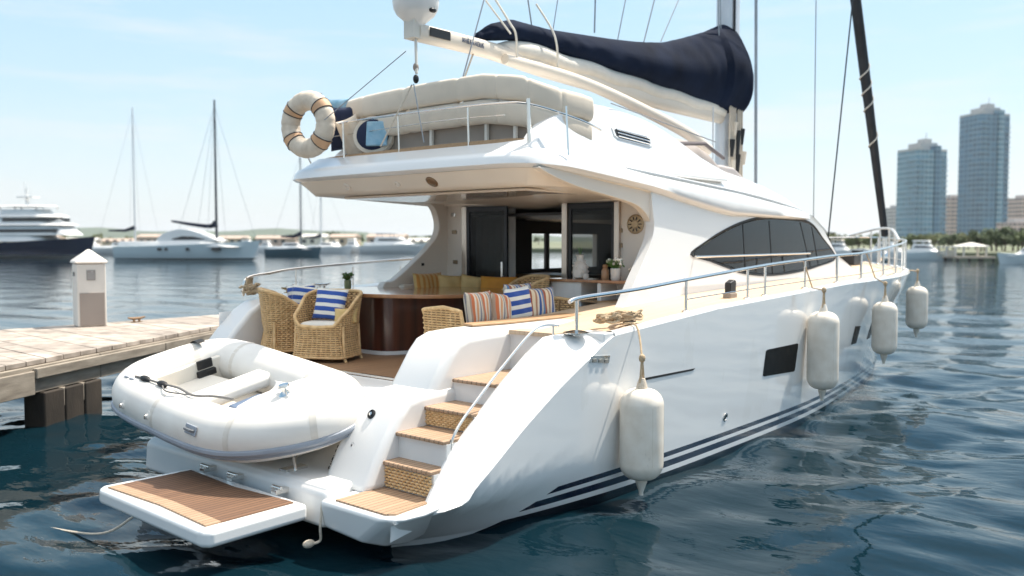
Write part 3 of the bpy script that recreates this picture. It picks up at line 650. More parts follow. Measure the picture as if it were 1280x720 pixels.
# canvas-covered helm console and low grey screen ahead of it
hc = MB(); rows = []
for x, zt_, w0, w1 in ((6.5, 3.9, -.35, 2.3), (6.75, 4.14, -.38, 2.3), (7.2, 4.24, -.38, 2.3), (7.8, 4.24, -.36, 2.28), (8.25, 4.12, -.33, 2.2), (8.55, 3.95, -.3, 2.1), (8.72, 3.78, -.28, 2.05), (8.76, 3.6, -.27, 2.0)):
    row = []
    for k in np.linspace(0, math.pi, 21):
        y = (w0 + w1) / 2 - (w1 - w0) / 2 * math.copysign(abs(math.cos(k)) ** .45, math.cos(k)); row.append(Vector((x, y, 3.55 + (zt_ - 3.55) * math.sin(k) ** .5)))
    rows.append(row)
hc.loft(rows); obj('helm_cover', hc, mat('grey_canvas', (.36, .32, .30), .7, var=.12, vs=4, bump=.3, bs=9), Y, auto=80)
q = MB(); q.prism([(8.6, 3.6), (8.75, 3.86), (9.25, 3.84), (9.6, 3.7), (9.8, 3.55)], 'xz', -.2, 2.0); obj('sun_lounge_cover', q, mat('mauve_canvas', (.50, .45, .43), .7, var=.06, bump=.2, bs=9), Y, bevel=.06)
q = MB(); q.tube([(6.6, -.39, 4.0), (7.8, -.40, 4.10), (8.5, -.36, 3.93)], .03, 8); obj('helm_cover_piping', q, mat('dark_mauve', (.18, .15, .15), .6), Y)

# flybridge seat: rolled back rest, lower roll, base panels
def seat_path(x, r_=0): return spline([(3.62 + r_, 2.95, 0), (3.5 + r_, 2.3, 0), (3.45 + r_, 1.2, 0), (3.45 + r_, .2, 0), (3.52 + r_, -.25, 0), (3.85 + r_ * .8, -.52 + r_ * .6, 0), (4.45, -.60 + r_, 0)], 18)
zz_ = [(2.95, 4.40), (1.2, 4.43), (.2, 4.43), (-.3, 4.36), (-.6, 4.20)]
def roll(name, zoff, hgt, dep, ins, m, z_scale=1, n_seg=7):
    P = seat_path(0, ins); L = len(P); cut = [int(k * (L - 1) / n_seg) for k in range(n_seg + 1)]
    for a, b in zip(cut[:-1], cut[1:]):
        rows = []
        for i in range(a, b + 1):
            p = P[i]; tt = (P[min(i + 1, L - 1)] - P[max(i - 1, 0)]).normalized(); nn = Vector((-tt.y, tt.x, 0))
            e = min((i - a), (b - i)); sc = .90 if e == 0 else 1
            zc = interp(p.y, sorted(zz_)) + zoff if p.x < 4.3 else zz_[-1][1] + zoff - (p.x - 4.3) * .1
            rows.append([p + nn * (dep * sc * math.copysign(abs(math.cos(t_)) ** .6, math.cos(t_))) + Vector((0, 0, zc + hgt * sc * math.copysign(abs(math.sin(t_)) ** .6, math.sin(t_)))) for t_ in np.linspace(0, 2 * math.pi, 20, endpoint=False)])
        obj(name, MB().loft(rows, True, True, True), m, Y, auto=60)
roll('seat_back_roll', .03, .15, .10, 0, CUSH); roll('seat_lower_roll', -.265, .145, .10, .02, CUSH)
bp = MB(); bp.loft([[p + Vector((.04, 0, z)) for p in seat_path(0, .02)] for z in (3.7, 4.1)]); obj('seat_base', bp, TAUPE, Y)
for i in range(3, 60, 9):
    bp = MB()
    p = seat_path(0, 0)[int(i * 1.8)]; bp.box(p.x - .0, p.x + .04, p.y - .02, p.y + .02, 3.74, 4.06)
    obj('seat_base_post', bp, CUSH2, Y)
# teak toe rail and stainless rail round the aft end of the flybridge
tr = MB(); tp = spline([(3.55, 3.45, 3.70), (3.34, 3.1, 3.745), (3.27, 2.3, 3.755), (3.25, .8, 3.765), (3.27, -.3, 3.76), (3.34, -.52, 3.75)], 8); tr.tube(tp, .032, 4); obj('teak_toe_rail', tr, TEAKE, Y)
fr_ = MB(); fr_.tube(spline([(3.55, 3.35, 4.20), (3.33, 3.0, 4.21), (3.24, 2.3, 4.22), (3.2, .8, 4.21), (3.2, -.2, 4.19), (3.3, -.62, 4.15), (3.9, -.86, 4.02), (4.4, -.82, 3.95)], 8), .014, 8)
fr_.tube(spline([(3.33, 3.0, 4.06), (3.25, .8, 4.08), (3.22, -.3, 4.05)], 8), .006, 6)
for yy, r_ in ((-.62, .024), (.28, .014), (1.5, .011), (2.6, .014)):
    x = 3.24 if yy > -.5 else 3.28; fr_.tube([(x, yy, 3.70), (x - .02, yy, 4.21)], r_, 8)
fr_.tube([(3.6, -.93, 3.58), (3.62, -.88, 4.14)], .012, 6)
obj('flybridge_rail', fr_, STEEL, Y)

# ---------------- mast, boom, covered mainsail, radar dome
MX = 11.2
ms = MB(); rows = []
for z in (3.4, 8, 14, 19): rows.append([Vector((MX + .30 * math.cos(a), .95 + .19 * math.sin(a), z)) for a in np.linspace(0, 2 * math.pi, 20, endpoint=False)])
ms.loft(rows, True, True, True); mo = obj('mast', ms, MASTM, Y)
q = MB(); q.tube([(MX - .12, .755, 3.6), (MX - .12, .755, 18)], .02, 6); obj('mast_track', q, DARKM, mo)
for (dx, z, r_, l_h) in ((-.33, 4.35, .07, .32), (-.28, 4.0, .06, .25), (-.08, 4.45, .065, .5), (-.10, 4.05, .075, .4), (.1, 4.6, .06, .3), (-.2, 4.72, .06, .25), (.2, 4.2, .055, .25)):
    q = MB(); q.tube([(MX + dx, .70, z - l_h / 2), (MX + dx + .02, .69, z + l_h / 2)], [r_ * .7, r_], 8); obj('mast_block', q, rnd.choice([DARKM, CUSH, BLACK, ROPE]), Y, auto=60)
q = MB()
for dx in (-.38, -.31, -.24, -.16, -.02, .06, .15): q.tube([(MX + dx, .70, 3.6), (MX + dx * .9, .71, 5.2)], .022, 6)
obj('halyard_falls', q, ROPEW, Y)
bo = MB(); P = spline([(3.0, .95, 5.14), (4.2, .95, 5.14), (5.5, .95, 5.10), (8, .95, 5.02), (10.9, .95, 4.99)], 6); rows = []
for p in P:
    hh = .105 if p.x < 4.4 else .105 + .05 * min(1, (p.x - 4.4)); rows.append([p + Vector((0, .11 * math.copysign(abs(math.cos(a)) ** .7, math.cos(a)), hh * math.copysign(abs(math.sin(a)) ** .7, math.sin(a)))) for a in np.linspace(0, 2 * math.pi, 18, endpoint=False)])
bo.loft(rows, True, True, True); bo_ = obj('boom', bo, BOOMM, Y, auto=70)
q = MB(); q.box(3.14, 3.5, .825, .838, 5.10, 5.21); obj('boom_end_slot', q, DARKM, bo_, bevel=.01)
obj('boom_lettering', glyphs((3.72, .832, 5.125), (1, 0, -.03), (.03, 0, 1), 9, .055, rnd, .005), mat('ink_blue', (.10, .13, .20), .6), bo_)
# rolled sail under its cover: cream sail foot showing below navy canvas
sf = MB(); rows = []
for x in np.linspace(4.5, 10.9, 34):
    e = min(1, (x - 4.5) / .5) ** .5; zc = 5.21 - (x - 4.5) * .028 + .04; hh = .135 * e + .01
    rows.append([Vector((x, .95 + .16 * e * math.cos(a), zc + hh * math.sin(a) + .02 * math.sin(x * 5))) for a in np.linspace(0, 2 * math.pi, 16, endpoint=False)])
sf.loft(rows, True, True, True); obj('rolled_sail_foot', sf, CUSH2, Y)
CT = [(4.10, 5.32), (4.4, 5.50), (4.8, 5.63), (5.6, 5.64), (7.15, 5.77), (8.0, 5.86), (8.84, 6.0), (9.6, 6.22), (10.25, 6.43), (10.7, 6.60), (11.0, 6.72), (11.2, 6.72), (11.4, 6.5)]
CB = [(4.10, 5.22), (4.8, 5.35), (5.6, 5.33), (7.16, 5.27), (9, 5.17), (10.7, 5.06), (11.0, 5.0), (11.6, 5.02)]
cv = MB(); rows = []; r_ = np.random.default_rng(5)
for i, x in enumerate(np.linspace(4.10, 11.40, 120)):
    t_, b_ = interp(x, CT), interp(x, CB); zc = (t_ + b_) / 2; hh = (t_ - b_) / 2; ww = min(.24 + .05 * (x - 4) / 3, hh * .8 + .04) + (.10 if x > 10.6 else 0)
    if x < 4.25: ww *= .5
    row = []
    for k in range(40):
        a = -math.pi / 2 + 2 * math.pi * k / 40
        g_ = math.sin(a); am = .5 + .5 * math.sin(x * 1.3 + 2.2 * g_) ; fold = am * (.014 * math.sin(x * 5.3 - 4.5 * g_ + 2.2 * math.sin(x * 1.7)) + .009 * math.sin(x * 12.1 + 5.6 * g_ + 1.8 * math.sin(x * 3.1)) + .005 * math.sin(x * 23.7 - 7 * g_)) + .012 * math.sin(3 * a + x * 1.1)
        fold *= min(1, hh * 3) * (1 if abs(math.sin(a)) < .98 else .5)
        ca, sa = math.cos(a), math.sin(a); tw = (1 - .45 * max(0, sa))
        row.append(Vector((x, .95 + (ww + fold) * tw * math.copysign(abs(ca) ** .8, ca), zc + (hh + fold * .5) * math.copysign(abs(sa) ** .9, sa))))
    rows.append(row)
cv.loft(rows, True, True, True); obj('sail_cover', cv, NAVY, Y, auto=180)
for x in (4.55, 5.45):
    t_ = interp(x, CT); q = MB(); q.tube(spline([(x - .12, .93, t_ + .3), (x, .75, t_ - .05), (x + .06, .70, 5.35), (x + .16, .76, 5.05)], 6), .016, 6); obj('sail_tie', q, CUSH2, Y)
stt = MB(); P = spline([(4.5, .80, 5.03), (5.9, .75, 4.97), (7.2, .65, 4.78), (8.9, .55, 4.45), (9.6, .5, 4.2)], 6); stt.tube(P, [.07 + .04 * i / len(P) for i in range(len(P))], 12); obj('boom_strut', stt, BOOMM, Y)
rd = MB(); rd.lathe([(.10, 5.20), (.12, 5.24), (.16, 5.27), (.25, 5.34), (.295, 5.41), (.31, 5.50), (.315, 5.66), (.30, 5.76), (.22, 5.84), (.1, 5.88), (.001, 5.89)], 28, (3.02, .95, 0)); rd.v = [(3.02 + (a - 3.02) * .92, .95 + (b - .95) * .92, c) for a, b, c in rd.v]; rd_ = obj('radar_dome', rd, GEL2, Y, auto=50)
q = MB(); q.lathe([(.318, 5.575), (.322, 5.59), (.318, 5.605)], 28, (3.02, .95, 0)); obj('dome_seam', q, CREAM, rd_)
q = MB(); q.ball((3.06, .70, 5.37), (.06, .03, .03), 10, 6); obj('dome_badge', q, DARKM, rd_)
q = MB(); q.box(2.90, 3.06, .86, 1.04, 5.05, 5.30); q.tube([(2.94, .86, 4.62), (2.97, .9, 5.05)], .02, 8); obj('boom_end_fitting', q, CUSH2, Y, bevel=.03)
for z in (4.70, 4.56):
    q = MB(); q.ball((2.95, .88, z), (.038, .035, .055), 10, 8); obj('sheet_block', q, DARKM if z < 4.6 else TAUPE, Y)
def wire(name, a, b, r_, m=WIRE, sag=0):
    a, b = Vector(a), Vector(b); q = MB(); q.tube([a.lerp(b, k / 8) + Vector((0, 0, -sag * 4 * (k / 8) * (1 - k / 8))) for k in range(9)], r_, 6); return obj(name, q, m, Y)
def ext(a, b, z):           # extend the line b->a up to height z
    a, b = Vector(a), Vector(b); return a + (a - b) * ((z - a.z) / (a.z - b.z))
for k, (a, b, r_, m) in enumerate([((14.21, 1.8, 7.96), (14.38, 1.8, 2.0), .035, WIRE), ((13.1, 0, 7.42), (13.18, 0, 2.0), .010, WIRE), ((13.74, -.5, 7.47), (12.5, -.5, 2.0), .014, DARKM),
        ((10.2, .72, 5.04), (10.22, .72, 3.6), .014, MASTM), ((10.45, .8, 8.0), (10.55, .8, 6.3), .012, WIRE), ((10.62, .85, 8.0), (10.72, .85, 6.4), .012, WIRE)]):
    t_ = ext(a, b, 16) if a[2] > 7 and k < 3 else (ext(a, b, 13) if k > 3 else a); wire('stay', t_, b, r_, m)
for (a, b, r_, m) in [((4.1, .8, 5.75), (3.57, .8, 4.36), .010, WIRE), ((5.17, .95, 5.96), (5.26, .95, 5.6), .011, WIRE), ((5.85, .95, 6.1), (5.74, .95, 5.65), .008, WIRE), ((6.8, .95, 6.3), (6.78, .95, 5.8), .014, WIRE), ((7.64, .95, 6.47), (7.42, .95, 5.8), .010, WIRE),
        ((9.32, .95, 6.81), (8.74, .95, 6.0), .010, WIRE), ((8.52, .95, 6.65), (8.2, .95, 5.9), .012, WIRE)]:
    wire('lazy_line', ext(a, b, 12), b, r_, m)
wire('topping_line', (4.29, .95, 5.78), (4.53, .72, 5.35), .014, CUSH2)
for (a, b, r_) in [((2.95, .95, 4.5), (2.66, 1.2, 3.75), .011), ((2.93, .9, 4.5), (3.0, .8, 3.8), .008), ((2.90, 1.0, 4.9), (2.6, 2.2, 4.15), .006), ((4.05, .95, 5.06), (3.75, .9, 4.55), .013)]: wire('sheet_line', a, b, r_, ROPEW if r_ > .01 else WIRE)
wire('coaming_wire', (5.02, -.55, 4.37), (8.2, -.38, 4.16), .008)
# furled headsail on the forestay
f0, f1 = Vector((18.9, .40, 2.75)), Vector((16.2, .42, 8.9)); dd = (f1 - f0); f2 = f0 + dd * 2.2
q = MB(); P = [f0.lerp(f2, k / 40) for k in range(41)]; q.tube(P, [.085 + .035 * min(1, k / 12) for k in range(41)], 12); fu = obj('furled_headsail', q, mat('charcoal_canvas', (.035, .038, .045), .75, var=.2, vs=3, bump=.3, bs=12), Y)
L_ = dd.length * 2.2; dn = dd.normalized(); u = dn.orthogonal().normalized(); w = dn.cross(u)
for c0 in (2.3, 3.2, 3.6, 4.0):
    P = []
    for k in range(24):
        a = k / 23 * math.pi * 2; P.append(f0 + dn * (c0 + .55 * k / 23) + (u * math.cos(a) + w * math.sin(a)) * (.10 + .035 * min(1, c0 / (L_ * .3))))
    q = MB(); q.tube(P, .016, 6); obj('furling_lashing', q, CUSH2, fu)
q = MB(); q.lathe([(.05, 2.05), (.12, 2.1), (.14, 2.2), (.12, 2.3), (.06, 2.36), (.06, 2.8)], 14, (18.95, .42, 0)); obj('furler_drum', q, STEEL, Y)

# ---------------- deck rails, cleats, ports on the hull
rail = [(2.36, 2.015), (2.55, 2.05), (3.4, 2.10), (4.41, 2.165), (6.45, 2.285), (7.91, 2.345), (9, 2.385), (10.2, 2.41), (11.5, 2.47), (12.6, 2.53), (14.0, 2.58), (15, 2.62), (16.2, 2.65), (17.3, 2.68), (18.2, 2.70), (18.9, 2.71)]
def rp_(x, z, i_=.10):
    y = interp(x, YS) + i_ if x > 3.4 else -1.87 - .12 * max(0, (x - 2.4))
    return Vector((x, min(y, YC - .1), z))
gr = MB(); P = spline([rp_(x, z) for x, z in rail], 6); P2 = [Vector((p.x, 2 * YC - p.y, p.z)) for p in P[::-1]]
gr.tube(P + P2[:len(P) - 70 if False else len(P) // 2], .021, 8); rl = obj('guard_rail', gr, STEEL, Y)
m2 = MB(); m2.tube(spline([rp_(x, 1.70 + (interp(x, rail) - 1.70) * .52 + .0) for x in (4.42, 6, 8, 10, 12, 14, 15.5, 17, 18.5)], 6), .007, 6); obj('guard_wire', m2, STEEL, Y)
for x in (2.47, 4.42, 5.99, 6.51, 7.84, 9.1, 10.2, 11.55, 12.6, 13.6, 14.4, 15.2, 16.0, 16.8, 17.6, 18.4):
    q = MB(); a = rp_(x, interp(x, ZS) + .03); b = rp_(x, interp(x, rail)); q.tube([a, b], .017 if x < 9 else .02, 8); q.lathe([(.055, 0), (.055, .012), (.03, .03)], 12, a); obj('stanchion', q, STEEL, Y)
q = MB(); q.lathe([(.13, 0), (.13, .012), (.05, .03)], 16, (2.47, -1.875, 1.70)); obj('rail_foot', q, STEEL, Y)
# pulpit hoop
q = MB(); q.tube(spline([(15.4, -1.0, 2.63), (16.2, -.62, 2.86), (17.6, .0, 2.92), (18.6, .6, 2.9), (18.9, 1.3, 2.75)], 8), .028, 8)
for x, y in ((16.0, -.74), (16.9, -.34), (17.8, .16), (18.5, .6)): q.tube([(x, y, 2.05), (x + .02, y + .02, 2.88)], .02, 6)
obj('pulpit', q, mat('pale_tube', (.74, .72, .69), .3, .4), Y)
q = MB(); q.lathe([(.10, 0), (.12, .05), (.08, .1), (.08, .24), (.14, .28), (.14, .33), (.02, .34)], 16, (17.2, .5, 2.06)); q.box(16.4, 16.9, .3, .8, 2.05, 2.3); obj('anchor_windlass', q, DARKM, Y, bevel=.02)
# port-side rail
q = MB(); q.tube(spline([(2.45, 3.86, 1.84), (2.5, 3.85, 2.08), (2.9, 3.85, 2.15), (3.33, 3.85, 2.20), (4.23, 3.85, 2.25), (5.31, 3.85, 2.30), (7, 3.85, 2.35)], 6), .02, 8)
for x in (3.33, 4.4, 5.4): q.tube([(x, 3.85, 1.8), (x, 3.85, 2.2)], .012, 6)
obj('port_rail', q, STEEL, Y)
def cleat(name, x, y, z, rz, s=1, m=STEEL, parent=None):
    q = MB(); M = Matrix.Translation((x, y, z)) @ Matrix.Rotation(rz, 4, 'Z') @ Matrix.Scale(s, 4)
    q.tube([M @ Vector(p) for p in ((-.14, 0, .075), (-.07, 0, .06), (.07, 0, .06), (.14, 0, .075))], [.012 * s, .02 * s, .02 * s, .012 * s], 8)
    for k in (-.045, .045): q.tube([M @ Vector((k, 0, 0)), M @ Vector((k * .9, 0, .06))], .018 * s, 8)
    q.box(-.08, .08, -.025, .025, 0, .012, M); return obj(name, q, m, parent)
cleat('deck_cleat', 3.45, -1.86, 1.74, .1, 1.2, DARKM, Y); cleat('deck_cleat', 3.15, 3.75, 1.86, 0, 1, mat('bronze', (.4, .28, .14), .35, .8), Y); cleat('deck_cleat', 3.75, 3.78, 1.89, 0, 1, STEEL, Y)
# deck light post beside the cabin
q = MB(); q.box(6.12, 6.32, -1.70, -1.58, 1.84, 1.93); lp = obj('deck_winch_base', q, TAUPE, Y, bevel=.02)
q = MB(); q.prism([(6.14, 1.93), (6.30, 1.93), (6.30, 2.08), (6.26, 2.1), (6.14, 2.06)], 'xz', -1.69, -1.60); obj('winch_cover', q, DARKM, lp, bevel=.012)
def hull_patch(pts, off):       # polygon lying on the hull's starboard surface; pts are (x, z)
    out = []
    for x, z in pts:
        lo, hi = x - .5, x + 2.5
        for _ in range(40):
            mid = (lo + hi) / 2
            if hull_pt(mid, z).x < x: lo = mid
            else: hi = mid
        p = hull_pt(lo, z); a = hull_pt(lo + .05, z); b = hull_pt(lo, z + .05); n = (a - p).cross(b - p).normalized()
        if n.y > 0: n = -n
        out.append((p, n, off))
    return out
def hull_port(name, pts, m, frame=None):
    P = [(p.x, p.y) for p in spline([(a, b, 0) for a, b in pts], 1, True)]
    # rounded corners
    R_ = []
    for i, p in enumerate(P):
        a, b = P[i - 1], P[(i + 1) % len(P)]
        for k in (.12, .04): R_.append((p[0] + (a[0] - p[0]) * k, p[1] + (a[1] - p[1]) * k))
        for k in (.04, .12): R_.append((p[0] + (b[0] - p[0]) * k, p[1] + (b[1] - p[1]) * k))
    q = MB(); H_ = hull_patch(R_, 0); n = len(H_)
    q.add([p + nn * .006 for p, nn, _ in H_] + [p - nn * .02 for p, nn, _ in H_], [tuple(range(n))] + [(i, (i + 1) % n, (i + 1) % n + n, i + n) for i in range(n)])
    return obj(name, q, m, Y)
hull_port('hull_window', [(6.27, .85), (7.33, .80), (7.43, 1.185), (6.36, 1.19)], PORTG)
hull_port('hull_window', [(9.92, .93), (10.22, .93), (10.29, 1.21), (9.97, 1.23)], PORTG)
hull_port('hull_window', [(11.0, .92), (11.25, .92), (11.33, 1.20), (11.08, 1.21)], PORTG)
hull_port('hull_window', [(13.2, 1.06), (13.45, 1.06), (13.65, 1.38), (13.3, 1.38)], PORTG)
hull_port('styling_line', [(3.40, 1.148), (4.40, 1.138), (4.46, 1.158), (3.40, 1.172)], BLACK)
nl = hull_port('side_light', [(2.38, 1.44), (2.72, 1.40), (2.74, 1.475), (2.42, 1.50)], STEEL)
nv = MB()
for k in range(3):
    p = hull_pt(2.47 + k * .10, 1.452 - .012 * k); nv.box(p.x - .03, p.x + .03, p.y - .014, p.y - .002, p.z - .017, p.z + .017)
obj('lens', nv, mat('light_lens', (.28, .27, .24), .15), nl, bevel=.004)
p = hull_pt(5.22, .48); q = MB(); q.lathe([(.055, 0), (.055, .01), (.04, .014), (.035, .004), (.001, .004)], 18, p, Matrix.Rotation(R(100), 4, 'X')); o_ = obj('hull_outlet', q, STEEL, Y)
q = MB(); q.lathe([(.034, .005), (.02, .006), (.001, .006)], 14, p, Matrix.Rotation(R(100), 4, 'X')); obj('outlet_hole', q, DARKM, o_)
q = MB(); q.box(2.62, 2.78, -1.184, -1.168, 1.50, 1.545); obj('stair_light', q, STEEL, Y, bevel=.012)

# ------------------------------------------------------------------ dinghy across the stern
DZ = thing('inflatable_dinghy', 'white inflatable dinghy with grey strake hung across the yacht stern', 'dinghy', (0, 0, 0))
ln_ = [(-1.60, .0), (-1.52, .42), (-1.18, .60), (-.3, .62), (.6, .60), (1.15, .50), (1.55, .28), (1.72, 0), (1.55, -.28), (1.15, -.50), (.6, -.60), (-.3, -.62), (-1.18, -.60), (-1.52, -.42)]
# local: u = length (bow +), v = across; upright here, then set down tilted on the stern
def dn_h(u): return .10 * max(0, (u - .7)) ** 1.3 + .06 * max(0, (-u - .9))
tubeP = spline([(u, v, dn_h(u)) for u, v in ln_], 8, True)
DM = Matrix.Translation((.50, .87, 1.0)) @ Matrix.Rotation(R(5.5), 4, 'X') @ Matrix.Rotation(R(-12), 4, 'Y') @ Matrix.Rotation(R(-90), 4, 'Z') @ Matrix.Diagonal((.83, 1, 1, 1))
def DMB(): return MB()
def dput(name, mb, m, parent=DZ, **k):
    mb.v = [tuple(DM @ Vector(p)) for p in mb.v]; return obj(name, mb, m, parent, **k)
RT = .245
q = MB(); q.tube(tubeP, [RT if p.x < 1.0 else RT - .05 * (p.x - 1.0) for p in tubeP], 24, True); tb = dput('buoyancy_tube', q, DING, auto=180)
q = MB()
for dz, rr in ((-.075, .034), (-.125, .022)):
    P = []
    for i, p in enumerate(tubeP):
        t_ = tubeP[(i + 1) % len(tubeP)] - tubeP[i - 1]; n_ = Vector((t_.y, -t_.x, 0)).normalized(); n_ = n_ if n_.dot(Vector((p.x, p.y, 0))) > 0 else -n_
        rt = RT if p.x < 1 else RT - .05 * (p.x - 1); P.append(p + n_ * math.sqrt(rt * rt - dz * dz) + Vector((0, 0, dz)))
    q.tube(P, rr, 8, True)
dput('rubbing_strake', q, GREYS)
SEAM = mat('seam_fabric', (.68, .635, .57), .5, var=.04)
for i in range(4, len(tubeP), 14):
    q = MB(); p = tubeP[i]; t_ = (tubeP[(i + 1) % len(tubeP)] - tubeP[i - 1]).normalized(); w = Vector((0, 0, 1)); n_ = t_.cross(w).normalized()
    rt = (RT if p.x < 1 else RT - .05 * (p.x - 1)) + .001
    q.loft([[p + t_ * s_ + (n_ * math.cos(a) + w * math.sin(a)) * (rt + .003 * (abs(s_) < .03)) for a in np.linspace(0, 2 * math.pi, 32)] for s_ in (-.034, -.03, .03, .034)])
    dput('seam_tape', q, SEAM)
# hull under the tubes
rows = []
for u in np.linspace(-1.5, 1.6, 22):
    wv = np.interp(u, [-1.5, -1.2, .6, 1.2, 1.6], [.45, .56, .58, .42, .1]); dp = np.interp(u, [-1.5, 0, 1.0, 1.6], [.27, .33, .28, .08]); z0 = dn_h(u) - .16
    rows.append([Vector((u, wv * k, z0 - dp * (1 - abs(k) ** 1.5))) for k in np.linspace(-1, 1, 13)])
q = MB(); q.loft(rows, cap0=True, cap1=True); dput('dinghy_hull', q, DINGL, auto=60)
q = MB(); q.prism([(-1.35, -.4), (-1.0, -.45), (.7, -.42), (.7, .42), (-1.0, .45), (-1.35, .4)], 'xy', -.22, -.18); dput('dinghy_floor', q, DINGL)
q = MB(); P = [(.75, .50), (1.0, .46), (1.35, .32), (1.6, 0), (1.35, -.32), (1.0, -.46), (.75, -.50)]; P = [(p.x, p.y) for p in spline([(a, b, 0) for a, b in P], 6)]
rows = [[Vector((.75 + (a - .75) * s_, b * s_, dn_h(a) + z)) for a, b in P] for s_, z in ((1, .0), (1, .15), (.85, .225), (.5, .25), (.01, .25))]
q.loft(rows, True); dput('bow_locker', q, DING, auto=50)
q = MB()
for k in np.linspace(-.6, .6, 7): pass
q.box(-.42, -.08, -.48, .48, -.02, .13); dput('thwart', q, DING, bevel=.06, seg=4)
q = MB(); q.box(-1.28, -1.2, -.42, .42, -.18, .16); dput('dinghy_transom', q, DINGL, bevel=.02)
q = MB(); q.prism([(-1.25, -.25), (-.6, -.30), (-.6, .30), (-1.25, .25)], 'xy', -.18, .0); dput('inner_seat', q, CUSH2, bevel=.06)
for (u, v, z, a, b, c_) in ((-1.19, .18, .13, .02, .09, .05), (-1.17, .18, .03, .03, .11, .035)):
    q = MB(); q.box(u - a, u + a, v - b, v + b, z - c_, z + c_); dput('black_strap_pad', q, BLACK, bevel=.01)
q = MB(); pts = []
for k in np.linspace(R(70), R(150), 14): pts.append((-1.52 + (RT + .006) * math.cos(k) , .30, .07 + (RT + .006) * math.sin(k)))
for a_, b_ in zip(pts[:-1], pts[1:]): pass
q.loft([[Vector(p) + Vector((0, s_, 0)) for p in pts] for s_ in (-.045, .045)]); dput('black_strap', q, BLACK)
q = MB(); q.box(.0, .25, -.18, .2, -.17, .0); q.ball((.16, .28, -.08), (.1, .08, .09), 10, 8); dput('dinghy_bag', q, mat('slate_blue_bag', (.12, .17, .26), .6), bevel=.03)
# grab line with cleats along the near tube (v < 0 is the near side)
q = MB(); gl = [(-1.12, -.62, .268), (-.92, -.60, .270), (-.55, -.58, .272), (-.25, -.545, .268), (.1, -.56, .262), (.35, -.46, .262), (.62, -.40, .26)]
q.tube(spline(gl, 8), .012, 6); q.tube(spline([(-.55, -.58, .272), (-.3, -.66, .27), (.0, -.60, .268), (.3, -.5, .264)], 8), .008, 6); dput('grab_line', q, mat('grey_cord', (.2, .19, .18), .8))
for u, v in ((-.92, -.60), (-.55, -.58)):
    q = MB(); q.ball((u, v, .27), (.11, .04, .03), 10, 6); dput('line_cleat', q, BLACK)
for u in (-1.12, -1.25):
    q = MB(); q.ball((u, -.66, .255), (.06, .016, .012), 8, 5); dput('line_eye', q, GREYS)
def on_tube(u, v, ang):       # a point on the near tube's outer face
    return Vector((u, v - RT * math.cos(ang), RT * math.sin(ang)))
for u, m in ((-.95, DING), (-.35, DING)):
    p = on_tube(u, -.61, R(14)); q = MB(); Mx = Matrix.Rotation(R(90 - 14), 4, 'X'); q.lathe([(.058, 0), (.055, .008), (.03, .014), (.026, .03), (.001, .032)], 16, p, Mx); v_ = dput('valve', q, GREYS if False else DING)
    q = MB(); q.lathe([(.022, .03), (.022, .045), (.001, .047)], 10, p, Mx); dput('valve_cap', q, STEEL, v_)
q = MB(); p0 = on_tube(.55, -.60, R(24)); q.box(-.11, .11, -.045, .045, 0, .014, Matrix.Translation(p0) @ Matrix.Rotation(R(90 - 24), 4, 'X')); hb_ = dput('handle_patch', q, GREYS, bevel=.012)
q = MB(); Mx = Matrix.Translation(p0) @ Matrix.Rotation(R(90 - 24), 4, 'X'); q.tube([Mx @ Vector(t) for t in ((-.08, 0, .012), (-.06, 0, .04), (.06, 0, .04), (.08, 0, .012))], .014, 8); dput('grab_handle', q, mat('mid_grey', (.16, .17, .18), .5), hb_)
q = MB(); zb_ = dn_h(1.2) + .25; q.lathe([(.07, 0), (.06, .02), (.03, .05), (.035, .09), (.055, .10), (.05, .115), (.001, .12)], 14, (1.15, -.12, zb_)); q.tube([(1.05, -.12, zb_ + .06), (1.27, -.12, zb_ + .06)], .013, 8); dput('bow_cleat', q, STEEL)
q = MB(); q.box(.85, .98, -.02, .12, .20, .262); dput('locker_latch', q, STEEL, bevel=.012)

